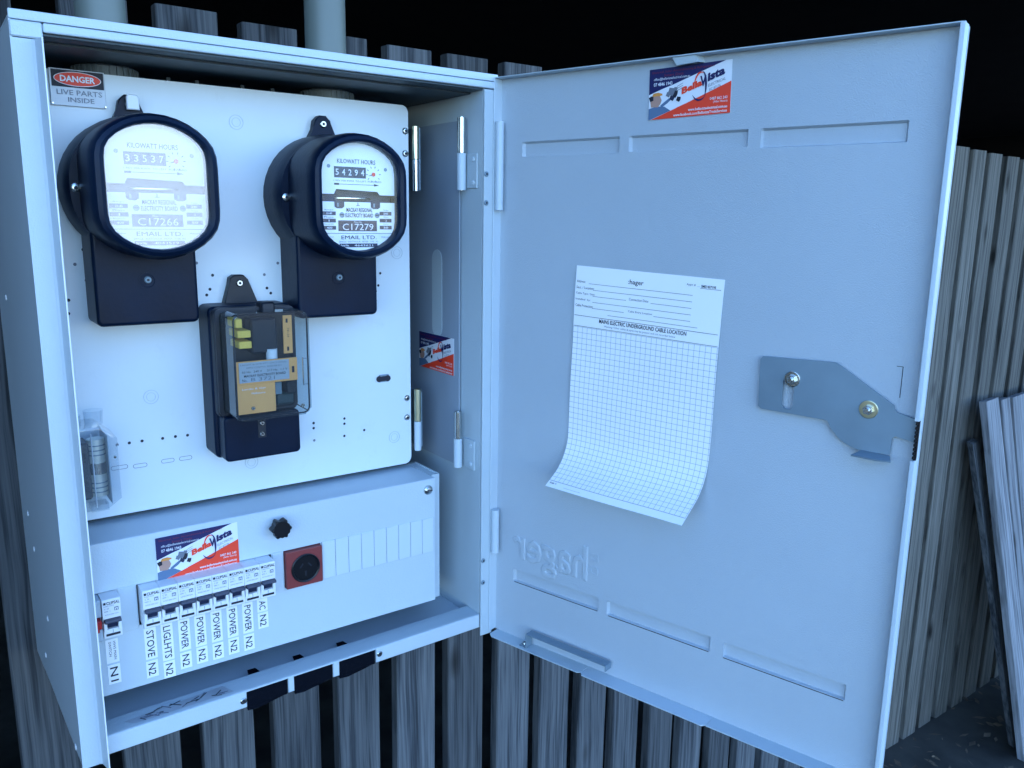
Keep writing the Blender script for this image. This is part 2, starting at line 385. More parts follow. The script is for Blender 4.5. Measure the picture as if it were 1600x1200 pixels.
# leaning timbers on the right
lean = empty('leaning_timber_panel', (2.98, .15, -1.24), 'pale grey timber boards stacked on a slant against the paling screen at right', 'timber stack')
bpy.context.view_layer.update()
bm_ = slat_mesh(11, .088, 1.27, WOODP); bm2 = slat_mesh(12, .062, 1.27, WOODP)
for i in range(7):
    o = bpy.data.objects.new('board', bm_ if i % 2 == 0 else bm2); COL.objects.link(o); o.parent = lean
    top = Vector((2.789+i*.0835, .375-(i % 3)*.006, -.018+random.uniform(-.008, .008))); bot = Vector((2.862+i*.0845+random.uniform(-.004, .004), .13+(i % 3)*.008, -1.24))
    d = (top-bot).normalized(); xa = Vector((1, 0, 0)); xa = (xa-d*xa.dot(d)).normalized(); ya = d.cross(xa)
    Mx = Matrix(((xa.x, ya.x, d.x, bot.x), (xa.y, ya.y, d.y, bot.y), (xa.z, ya.z, d.z, bot.z), (0, 0, 0, 1)))
    o.matrix_local = Matrix.Translation(-lean.location) @ Mx @ Matrix.Diagonal((1, 1, (top-bot).length/1.27, 1))
pl = MB(); d0, d1 = Vector((2.735, .425, -.165)), Vector((2.868, .215, -1.24))
ta = Vector((.07, .012, 0)); tb = Vector((.004, .022, .004))
vs = [d0, d0+ta, d0+ta+tb, d0+tb, d1, d1+ta, d1+ta+tb, d1+tb]
pl.add([(v.x, v.y-.03, v.z) for v in vs], [[0, 1, 2, 3], [7, 6, 5, 4], [0, 4, 5, 1], [1, 5, 6, 2], [2, 6, 7, 3], [3, 7, 4, 0]], WOOD)
tag(pl.build('leaning_plank', smooth=0), 'shorter dark plank leaning behind the slanted pale boards at right', 'plank')

# ------------------------------------------------------------------ conduits
nut_prof = lambda r, h: [(r*.85, 0), (r, .002), (r, h-.002), (r*.9, h)]
for k, (cx, cy, lab) in enumerate(((.0965, .13, 'grey conduit pipe rising from the top left of the cabinet'), (.3437, .13, 'grey conduit pipe rising behind the middle of the cabinet top'))):
    t = empty('conduit', (cx, cy, H), lab, 'pipe', 'conduits entering the cabinet top')
    bpy.context.view_layer.update()
    m = MB(); m.cyl((cx, cy, H-.03), (cx, cy, 1.24), .0242, PVC, 40, caps=True); part(m, 'pipe', t)
    m = MB(); m.lathe((cx, cy, H-.035), (0, 0, 1), nut_prof(.031, .017), PVCD, 32)
    for i in range(30):
        a = 2*math.pi*i/30; m.box(-.0012, .0012, .030, .0325, .002, .015, PVCD, M=Matrix.Translation((cx, cy, H-.035)) @ Matrix.Rotation(a, 4, 'Z'))
    part(m, 'locknut', t)
    m = MB(); m.lathe((cx, cy, H+.003), (0, 0, 1), [(.0275, 0), (.0275, .010), (.0255, .013)], PVC, 32); part(m, 'collar', t)
# ------------------------------------------------------------------ cabinet
cab = empty('meter_cabinet', (W/2, .2, 0), 'large open pale grey steel electrical cabinet holding meters and breakers on the paling screen', 'electrical cabinet')
bpy.context.view_layer.update()
T = .002
m = MB()
m.prism([(0.001, .0), (.18, -.028), (.26, -.040), (.432, -.072), (.432, .718), (0.001, .718)], 0, T, PAINT2, 'x')
part(m, 'side_panel', cab)
m = MB()
for (yy, zz) in ((.335, .169), (.296, .133), (.21, .074), (.29, -.012), (.315, .4524), (.04, -.001)):
    m = MB(); screw(m, (-.0001, yy, zz), .0036, WHITE, (-1, 0, 0), .0012, False); part(m, 'rivet', cab)
m = MB(); m.box(.4877, .4897, .003, .432, .008, .71, PAINT, 0); m.box(W-.002, W, .001, .432, .001, .718, PAINT2); part(m, 'inner_side_panel', cab)
m = MB(); m.box(.0025, .4872, .43, .432, .0, .71, PAINTD); part(m, 'back_panel', cab)
m = MB(); m.box(.0022, .4872, .03, .429, .7045, .7065, PAINTD)
m.box(0, W, .0022, .432, .7185, .7203, PAINT2); part(m, 'ceiling_panel', cab)
# top lip: folded front with a fine seam
m = MB()
m.box(0, W+.001, -.001, .002, .7172, .7255, PAINT2, .0012, seg=2)
m.box(.0255, W+.0005, -.0022, .002, .7085, .7166, PAINT2, .0018, seg=3)
m.box(.0, .0252, -.0012, .002, .7030, .7166, PAINT2, .0012)
m.box(.0255, .4872, .0022, .029, .7065, .7083, PAINTD)
part(m, 'top_lip', cab)
# left front flange with inward fin
m = MB()
m.prism([(0, 0), (.0158, 0), (.0183, -.0015), (.0216, -.0155), (.0228, -.0155), (.0197, .001), (.0165, .003), (.002, .003), (0, .0025)], -.004, .7022, PAINT2, 'z', 0)
part(m, 'front_flange', cab)
m = MB(); m.prism([(.0216, -.018), (.0228, -.018), (.0224, .002), (.0212, .002)], -.007, .7018, WHITE, 'z'); part(m, 'flange_edge', cab)
# right flange
m = MB(); m.box(.4877, W, -.001, .0008, -.003, .7075, PAINT, .0006)
part(m, 'front_flange', cab)
for zz in (.6088, .5745, .1061, .0747):
    m = MB(); screw(m, (.4908, -.0011, zz), .0032, GALV); part(m, 'screw', cab)
# floor and bottom lip with three notches
m = MB(); m.box(.0222, .4876, .032, .43, .014, .016, PAINT2); m.box(.0232, .4876, .0225, .0318, .0160, .0222, PAINT, .0006)
m.prism([(.0318, .0222), (.0318, .0205), (.036, .0142), (.037, .0162)], .0232, .4876, PAINT, 'x')
part(m, 'floor_panel', cab)
NT = [(.1695, .2185), (.2255, .2745), (.2825, .332)]
xs_ = [.0232]; outline = [(.0232, .003), (.0232, .0245)]
outline += [(.4800, .0290), (.4800, .0095)]
m = MB()
def zt(x): return .0240+(x-.0232)*.0100
def zb(x): return .0030+(x-.0232)*.0145
segs = [(.0232, NT[0][0]), (NT[0][1], NT[1][0]), (NT[1][1], NT[2][0]), (NT[2][1], .4865)]
for a, b in segs: m.prism([(a, zb(a)), (b, zb(b)), (b, zt(b)), (a, zt(a))], .0, .0022, PAINT2, 'y', .0008)
for a, b in NT:
    m.prism([(a-.0005, zt(a)-.0019), (b+.0005, zt(b)-.0019), (b+.0005, zt(b)), (a-.0005, zt(a))], .0003, .0022, PAINT2, 'y', .0005)
m.prism([(.0232, zt(.0232)-.0005), (.4865, zt(.4865)-.0005), (.4865, zt(.4865)+.0002), (.0232, zt(.0232)+.0002)], .0023, .0075, PAINT, 'y')
m.prism([(.0074, 0), (.0318, 0), (.0318, .0006), (.0074, .0006)], .0232, .4876, PAINT, 'x', M=Matrix(((1,0,0,0),(0,1,0,0),(.0098,0,1,.0230),(0,0,0,1))))
part(m, 'bottom_lip', cab)
for xx, zz in ((.1655, .0145), (.3363, .0185)):
    m = MB(); screw(m, (xx, -.0002, zz), .0038, STEEL); part(m, 'screw', cab)
for a, b in NT:
    m = MB(); m.box(a+.0005, b-.0005, .0024, .0056, zb(a)-.002, zt(a)-.0006, WRAP, .0008); m.box(a+.002, b-.002, .0057, .022, zb(a)-.002, .0198, WRAP, .0015)
    m.prism([(a+.001, zb(a)-.001), (a+.002, zb(a)-.0075), (a+.014, zb(a)-.0085), (a+.019, zb(a)-.0060), (b-.018, zb(a)-.0050), (b-.006, zb(a)-.0035), (b-.001, zb(a)-.001)], .0040, .0180, WRAP, 'y', .0008)
    cx = (a+b)/2-.004
    m.prism([(cx-.008, .031), (cx+.008, .031), (cx+.005, .047), (cx-.0045, .047)], .0226, .0232, WRAP, 'z')
    part(m, 'cable_entry_plug', cab)
# rail behind the panel top
m = MB(); m.box(.13, .40, .118, .121, .690, .692, GALV)
for xx in (.155, .185, .235, .27, .31): m.box(xx, xx+.004, .119, .123, .67, .70, PAINTD)
m.box(.2, .3, .126, .150, .670, .693, BLACKP)
part(m, 'mounting_rail', cab)
# hinge plate on the right wall
def stadium(cx, cy, w_, h_, n=10):
    r = w_/2; pts = []
    for i in range(n+1): t = math.pi*i/n; pts.append((cx+r*math.cos(t), cy+h_/2-r+r*math.sin(t)))
    for i in range(n+1): t = math.pi+math.pi*i/n; pts.append((cx+r*math.cos(t), cy-h_/2+r+r*math.sin(t)))
    return pts
PL = mat('plate_grey', (.30, .355, .42), .42, var=.06, vscale=4)
m = MB(); m.box(.4842, .4862, .050, .19, .2265, .675, PL, .0004)
plate = part(m, 'swing_plate', cab)
m = MB(); m.prism(stadium(.106, .455, .026, .118), .4838, .4842, PAINT, 'x'); part(m, 'plate_slot', plate)
# hinges (two part barrel with leaf)
def hinge(x, y, z0, z1, z2, leaf=None):
    m = MB(); m.cyl((x, y, z1+.0006), (x, y, z2), .0052, STEEL, 20); m.cyl((x, y, z0), (x, y, z1), .0056, PAINT2, 20); m.cyl((x, y, z0-.0005), (x, y, z2+.0008), .003, STEEL, 12)
    if leaf: m.box(*leaf, PAINT, .0008)
    return m
m = hinge(.4785, .036, .590, .6345, .677, (.4855, .4877, .012, .036, .592, .634))
for zz in (.599, .627): screw(m, (.4855, .02, zz), .003, PAINT2, (-1, 0, 0), .0015, False)
part(m, 'hinge', cab)
m = hinge(.4765, .040, .229, .268, .305, (.4852, .4877, .014, .040, .228, .269))
for zz in (.236, .261): screw(m, (.4852, .022, zz), .003, PAINT2, (-1, 0, 0), .0015, False)
part(m, 'hinge', cab)
m = MB(); m.cyl((.4435, .09, .6282), (.4435, .09, .668), .0048, BRASS, 20); m.cyl((.4435, .09, .589), (.4435, .09, .6275), .0046, STEEL, 20); m.box(.447, .4495, .088, .14, .590, .667, GALV); part(m, 'hinge', cab)
m = MB(); m.cyl((.4435, .09, .2863), (.4435, .09, .330), .0052, BRASS, 20); m.cyl((.4435, .09, .2455), (.4435, .09, .2855), .0048, PAINT2, 20); m.box(.447, .4495, .088, .14, .250, .326, GALV); part(m, 'hinge', cab)

# ------------------------------------------------------------------ white meter panel (swings inside the cabinet)
def rrect(x0, x1, z0, z1, r, n=5):
    pts = []
    for cx, cz, a0 in ((x1-r, z1-r, 0), (x0+r, z1-r, 90), (x0+r, z0+r, 180), (x1-r, z0+r, 270)):
        for i in range(n+1): t = R(a0+90*i/n); pts.append((cx+r*math.cos(t), cz+r*math.sin(t)))
    return pts
m = MB(); m.prism(rrect(.018, .4345, .2285, .6925, .008), YP, YP+.004, BOARD, 'y', .0006)
panel = part(m, 'mounting_panel', cab)
for c in ((.219, .6562), (.4163, .511), (.409, .268), (.2173, .2648), (.1102, .3573)):
    m = MB(); m.ring((c[0], YP, c[1]), .0074, .0079, .0005, PAINT); m.ring((c[0], YP, c[1]), .0045, .0049, .0004, PAINT)
    part(m, 'knockout', panel)
holes = [(.0557, .5183), (.0469, .5035), (.0562, .4869), (.0381, .4672), (.0369, .4534), (.1674, .5026), (.184, .4887), (.1803, .4731), (.1764, .4668), (.268, .5156), (.2596, .5008), (.243, .4878), (.2454, .4721), (.2497, .466), (.3923, .4855), (.3893, .4702), (.3856, .463), (.3853, .4508), (.0845, .3085), (.0976, .3088), (.1191, .3086), (.1328, .3088), (.146, .3084), (.297, .3023), (.2968, .2958), (.2971, .28), (.3383, .3027), (.3381, .2959), (.3376, .2799), (.3655, .2837), (.0722, .3082)]
for hx, hz in holes:
    m = MB(); m.ring((hx, YP, hz), .0017, .0024, .0003, BOARD, 14); m.lathe((hx, YP+.0003, hz), (0, -1, 0), [(.0017, 0), (.0017, .0004)], GREYINK if random.random() < .3 else INK, 12)
    part(m, 'screw_hole', panel)
for a, b, zz in ((.064, .0813, .2825), (.0864, .1011, .2812), (.1159, .1300, .2820), (.1352, .1494, .2820)):
    P_ = rrect(a, b, zz-.0024, zz+.0024, .0022, 3); Q = rrect(a+.0005, b-.0005, zz-.0019, zz+.0019, .0018, 3); n = len(P_)
    m = MB(); m.add([(p[0], YP-.0003, p[1]) for p in P_]+[(p[0], YP-.0003, p[1]) for p in Q], [[i, (i+1) % n, n+(i+1) % n, n+i] for i in range(n)], GREYINK); part(m, 'pressed_slot', panel)
for (sx, sz) in ((.4300, .6617), (.4298, .6344), (.4285, .3189), (.4283, .2926)):
    m = MB(); m.lathe((sx, YP, sz), (0, -1, 0), [(.0042, 0), (.0042, .0008), (.003, .0022), (.001, .0026)], STEEL, 18); m.lathe((sx, YP-.0027, sz), (0, -1, 0), [(.0018, 0), (.0017, .0002)], INK, 8); part(m, 'screw', panel)
m = MB(); m.box(.3875, .4020, YP-.0012, YP, .3445, .3545, GALV, .0006)
m.prism(stadium(0, 0, .0062, .0165), -.0003, .0003, INK, 'y', M=Matrix.Translation((.3935, YP-.0015, .3492)) @ Matrix.Rotation(R(88), 4, 'Y'))
for dx in (-.006, .0065): m.lathe((.3935+dx, YP-.0013, .3492), (0, -1, 0), [(.0040, 0), (.0040, .0007)], INK, 14)
part(m, 'latch_slot', panel)

# ------------------------------------------------------------------ door, in its own frame (s along the door, o off its inner face, z up)
th = .276203
dv = Vector((math.sin(th), -math.cos(th), 0)); nv = Vector((-math.cos(th), -math.sin(th), 0)); h0 = Vector((W+.002, 0, 0))
# local x -> s, local y -> -nv (so that -y faces the viewer), z up ; origin on the plane of the door's free edges
MD = Matrix(((dv.x, -nv.x, 0, h0.x), (dv.y, -nv.y, 0, h0.y), (0, 0, 1, 0), (0, 0, 0, 1)))
YF = .006; WD = .5035; DH = .7207; LIP = -.008
DOORP = mat('door_powder_coat', (.45, .51, .56), .34, var=.08, vscale=2.0, bump=.6, bscale=900, dirt=.10)
ribs = [(.0335, .1695, .6275, .6468), (.1815, .3178, .6278, .6468), (.3303, .4662, .6268, .6468), (.0305, .1650, .0782, .0977), (.1775, .3142, .0772, .0976), (.3287, .4630, .0764, .0967)]
ss = {0.0, WD}; zs = {0.0, DH}
bv = .0022
for a, b, c, d in ribs: ss |= {a, a+bv, b-bv, b}; zs |= {c, c+bv, d-bv, d}
def uniq(vals, tol=.0004):
    out = []
    for v in sorted(vals):
        out.append(v)
    return out
ss, zs = uniq(ss), uniq(zs)
m = MB(MD)
def depth(s_, z_):
    for a, b, c, d in ribs:
        if a+bv*.9 < s_ < b-bv*.9 and c+bv*.9 < z_ < d-bv*.9: return YF+.0042
    return YF
idx = {}; vs = []; fs = []
for i, a in enumerate(ss):
    for j, b in enumerate(zs): idx[i, j] = len(vs); vs.append((a, depth(a, b), b))
for i in range(len(ss)-1):
    for j in range(len(zs)-1):
        cs, cz = (ss[i]+ss[i+1])/2, (zs[j]+zs[j+1])/2
        # vent slit along the lower edge of each lower rib
        hole = any(a+bv < cs < b-bv and c < cz < c+bv*.5 and c < .3 for a, b, c, d in ribs)
        fs.append([idx[i, j], idx[i, j+1], idx[i+1, j+1], idx[i+1, j]])
m.add(vs, fs, DOORP)
door = part(m, 'door', cab, 12)
# vent slits (dark gap strip just inside the rib's lower edge)
for a, b, c, d in ribs[3:]:
    m = MB(MD); m.box(a+.002, b-.001, YF-.0001, YF+.0012, c+.0002, c+.0011, INK); part(m, 'vent_slit', door)
m = MB(MD); m.box(-.0005, WD+.001, YF+.0055, YF+.007, .0, DH, PAINT2); part(m, 'outer_skin', door)
# lips
m = MB(MD); m.box(.0, WD, LIP, YF+.0025, DH, DH+.0012, PAINT, .0004); part(m, 'top_edge', door)
m = MB(MD)
m.box(-.0008, .0008, LIP, YF+.0025, .0012, DH, PAINT2, .0004); part(m, 'hinge_edge', door)
m = MB(MD)
for a, b in ((0.0, .3435), (.381, DH+.001)):
    m.box(WD, WD+.0012, LIP+.002, YF+.0025, a, b, PAINT2, .0004)
    m.box(WD-.0025, WD+.0018, LIP-.0005, LIP+.002, a, b, PAINT2, .0007, seg=2)
m.box(WD+.0002, WD+.0010, LIP+.0065, YF+.0022, .3436, .3809, PAINT2)
part(m, 'free_edge', door)
m = MB(MD)
for i in range(9): m.box(WD-.0012, WD+.0004, LIP-.0002, LIP+.004, .3455+i*.0040, .3478+i*.0040, BLACKP)
m.box(WD-.001, WD+.0015, LIP+.003, LIP+.0064, .3437, .3808, BLACKP); part(m, 'latch_opening', door)
m = MB(MD)
m.prism([(.004, LIP-.002), (.0105, LIP-.007), (.150, LIP-.007), (.154, LIP-.003), (.1545, YF+.002), (.004, YF+.002)][::-1], -.0012, 0, PAINT, 'z')
m.prism([(.1547, LIP-.0045), (.158, LIP-.0085), (.320, LIP-.0085), (.3235, LIP-.0045), (.3240, YF+.002), (.1547, YF+.002)][::-1], -.0015, -.0003, PAINT2, 'z')
m.prism([(.3242, LIP-.006), (WD, LIP-.006), (WD, YF+.002), (.3242, YF+.002)][::-1], -.0012, 0, PAINT, 'z')
part(m, 'bottom_edge', door)
# embossed mirrored wordmark
m = MB(MD)
m.text('hager', .030, .0995, .1175, .0600, DOORP, y=YF-.0002, mirror=True, ext=.013)
for zz in (.1250, .1420):
    P_ = rrect(.1515, .1630, zz, zz+.0105, .003, 3); Q = rrect(.1535, .1610, zz+.002, zz+.0085, .002, 3); n = len(P_)
    for k in (0,):
        m.add([(p[0], YF, p[1]) for p in P_]+[(p[0]*.97+.1572*.03, YF-.0009, p[1]) for p in P_]+[(p[0], YF-.0009, p[1]) for p in Q]+[(p[0], YF-.0001, p[1]) for p in Q],
              [[kk*n+i, kk*n+(i+1) % n, (kk+1)*n+(i+1) % n, (kk+1)*n+i] for kk in range(3) for i in range(n)], DOORP)
part(m, 'embossed_wordmark', door, 25)
# faint scored outline near the latch
m = MB(MD); m.box(.4832, .4838, YF-.0004, YF, .398, .4275, PAINTD); m.box(.478, .4832, YF-.0004, YF, .4270, .4275, PAINTD); part(m, 'scored_outline', door)
# latch plate
def arc(cx, cz, r, a0, a1, n=12): return [(cx+r*math.cos(R(a0+(a1-a0)*i/n)), cz+r*math.sin(R(a0+(a1-a0)*i/n))) for i in range(n+1)]
YL = YF-.0065
m = MB(MD)
outl = [(.3525, .4228), (.3502, .4200), (.3513, .3712), (.3545, .3685), (.4215, .3672)]
outl += arc(.459, .3835, .0405, 203, 270, 12)[1:]
outl += [(.4815, .3440), (.4820, .3600), (.4845, .3625), (.5020, .3590), (.5022, .3808), (.4842, .3850), (.4812, .3880), (.4806, .3912), (.4255, .4250)]
slot = stadium(.3812, .3890, .0115, .034, 8)
# outline with the slot cut out: two faces bridged by strips
bm = bmesh.new()
def ringv(pts, y): return [bm.verts.new((a, y, b)) for a, b in pts]
O0, S0 = ringv(outl, YL), ringv(slot, YL); O1, S1 = ringv(outl, YL+.002), ringv(slot, YL+.002)
for Ov, Sv in ((O0, S0), (O1, S1)):
    ed = [bm.edges.new((Ov[i], Ov[(i+1) % len(Ov)])) for i in range(len(Ov))]+[bm.edges.new((Sv[i], Sv[(i+1) % len(Sv)])) for i in range(len(Sv))]
    bmesh.ops.triangle_fill(bm, use_beauty=True, use_dissolve=False, edges=ed)
for A, B in ((O0, O1), (S0, S1)):
    n = len(A)
    for i in range(n): bm.faces.new((A[i], A[(i+1) % n], B[(i+1) % n], B[i]))
m.bm(bm, GALV)
# folded tongue at the foot of the plate, turned towards the viewer
vt = [(.4565, YL, .3440), (.4815, YL, .3432), (.4835, YL-.004, .3425), (.4870, YL-.017, .3425), (.4745, YL-.021, .3425), (.4520, YL-.019, .3425), (.4540, YL-.004, .3428)]
vt2 = [(a, b+.0003, c-.0015) for a, b, c in vt]; n = len(vt)
m.add(vt+vt2, [list(range(n)), list(range(2*n-1, n-1, -1))]+[[i, n+i, n+(i+1) % n, (i+1) % n] for i in range(n)], GALV)
part(m, 'latch_plate', door, 30)
for (bs, bz, r, hh) in ((.3845, .4035, .0078, .0050), (.4590, .3842, .0086, .0035)):
    m = MB(MD); m.lathe((bs, YL, bz), (0, -1, 0), [(r, 0), (r, .0012), (r-.0006, .0015)], BRASS if r > .008 else STEEL, 24)
    m.lathe((bs, YL-.0015, bz), (0, -1, 0), [(.0048, 0), (.0048, .0036), (.0042, .0043)], STEEL, 6)
    m.lathe((bs, YL-.0055, bz), (0, -1, 0), [(.0028, 0), (.0028, .0022), (.0022, .0028)], STEEL, 14)
    m.cyl((bs, YL, bz), (bs, YF, bz), .003, STEEL, 12); part(m, 'latch_bolt', door)
# small catch at the top edge
m = MB(MD)
vt = [(.2355, LIP+.002, DH-.0003), (.2600, LIP+.002, DH-.0003), (.2640, LIP+.004, .7140), (.2400, LIP+.004, .7128)]
vt2 = [(a, b+.0015, c) for a, b, c in vt]
m.add(vt+vt2, [[0, 1, 2, 3], [7, 6, 5, 4], [0, 4, 5, 1], [1, 5, 6, 2], [2, 6, 7, 3], [3, 7, 4, 0]], PAINT)
m.add([(.2605, LIP+.002, DH-.0003), (.2645, YF, DH-.0003), (.2665, YF, .7145), (.2640, LIP+.004, .7140)], [[0, 1, 2, 3]], PAINT)
part(m, 'top_catch', door)
# stay bar resting on the bottom edge
m = MB(MD)
m.box(.066, .190, LIP-.004, LIP+.0095, .0200, .0215, GALV, .0004)
m.box(.066, .0675, LIP-.004, LIP+.0095, .001, .0200, GALV, .0003)
m.box(.1885, .1900, LIP-.004, LIP+.0095, .0135, .0200, GALV, .0003)
m.box(.055, .0662, LIP-.003, LIP+.0085, .0003, .0018, GALV, .0003)
screw(m, (.060, LIP+.003, .0018), .0035, STEEL, (0, 0, 1), .003)
part(m, 'stay_bar', door)
# hinge barrels between door and cabinet
for z0, z1, z2 in ((.566, .566, .671), (.117, .117, .177)):
    m = MB(); m.cyl((W-.0005, -.0075, z0), (W-.0005, -.0075, z2), .0052, PAINT2, 20); m.box(W-.0035, W+.001, -.006, -.0012, z0+.002, z2-.002, PAINT2)
    part(m, 'door_hinge', door)
# ------------------------------------------------------------------ paper form on the door
PW, PH = .186, .2800
def paper_pt(u, v, lift=0):
    """u across 0..PW, v down the sheet 0..PH (metres)"""
    a = u/PW
    v0 = .205-.012*a
    if v < v0: dn, off = v, 0.0004+.0008*math.sin(v*18)*a
    else:
        t = v-v0; k = .055
        ang = min(t/k, 1)*R(58)
        dn = v0+(k/R(58))*math.sin(ang)+max(0, t-k)*math.cos(ang) if True else 0
        off = .0004+(k/R(58))*(1-math.cos(ang))+max(0, t-k)*math.sin(ang)
    off += .0005*(1+math.sin(u*42+v*17))*min(1, v*30)+.0004*(1+math.sin(v*55-u*20))*min(1, v*30)
    s_ = .1185+u*.9985-dn*.022-dn*dn*.02
    z_ = .5035-dn-u*.0345
    return (s_, YF-.0006-off-lift, z_)
m = MB(MD); NX, NY = 12, 60; vs = []; uvs = []
for j in range(NY+1):
    for i in range(NX+1): vs.append(paper_pt(PW*i/NX, PH*j/NY)); uvs.append((PW*i/NX, PH*j/NY))
fs = [[j*(NX+1)+i, (j+1)*(NX+1)+i, (j+1)*(NX+1)+i+1, j*(NX+1)+i+1] for j in range(NY) for i in range(NX)]
m.add(vs, fs, GRIDP)
sheet = empty('paper_form', MD @ Vector((.21, YF, .25)), 'white cable location form with printed grid, curling off the open door', 'paper form')
bpy.context.view_layer.update()
o = part(m, 'sheet', sheet, 180)
ul = o.data.uv_layers.new(name='UVMap')
for lp in o.data.loops: ul.data[lp.index].uv = uvs[lp.vertex_index]
m = MB(MD)
def ptxt(t, u, v, w_, h_, mt=INK, bold=.0):  # baseline box with its top at v
    m.text(t, u, -v-h_, w_, h_, mt, bold=bold, fn=lambda x, y, z: paper_pt(x, -z, .0003))
def pline(u0, u1, v, t=.0004, mt=INK):
    n = 8; vs = []
    for i in range(n+1):
        u = u0+(u1-u0)*i/n; vs += [paper_pt(u, v, .0003), paper_pt(u, v+t, .0003)]
    m.add(vs, [[2*i, 2*i+1, 2*i+3, 2*i+2] for i in range(n)], mt)
ptxt(':hager', .071, .0100, .0195, .0068, bold=.01)
ptxt('Appn #  __', .143, .0075, .016, .0028); ptxt('SMS1437195', .160, .0078, .017, .0028, bold=.03); pline(.159, .183, .0112)
rows = [('Address:', .0165), ('Sect. / Location:', .0235), ('Cable Type / Size:', .0305), ('Installed  by:', .0375), ('Cable Protection:', .0445)]
for i, (t, v) in enumerate(rows):
    ptxt(t, .002, v, .0014*len(t)+.001, .0029); e = (.151, .151, .070, .151, .068)[i]; pline(.0185 if i == 0 else .0255, e, v+.0031)
ptxt('Connection Date:', .0735, .0305, .025, .0029); pline(.101, .151, .0336)
ptxt('Cable Entry Location:', .0735, .0445, .031, .0029); pline(.106, .151, .0476)
pline(.047, .160, .0535); pline(.001, .184, .0578, .0005)
ptxt('MAINS ELECTRIC UNDERGROUND CABLE LOCATION', .036, .0592, .112, .0048, bold=.02)
ptxt('Warning: Other cables & pipes may be present and not recorded below', .043, .0657, .092, .0030, GREYINK)
pline(.001, .185, .0703, .0005); pline(.001, .185, .2695, .0004)
ptxt('Scale 1:', .003, .2715, .010, .0028, bold=.02); pline(.025, .05, .2755, .0003, GREYINK)
part(m, 'lettering', sheet, 0)

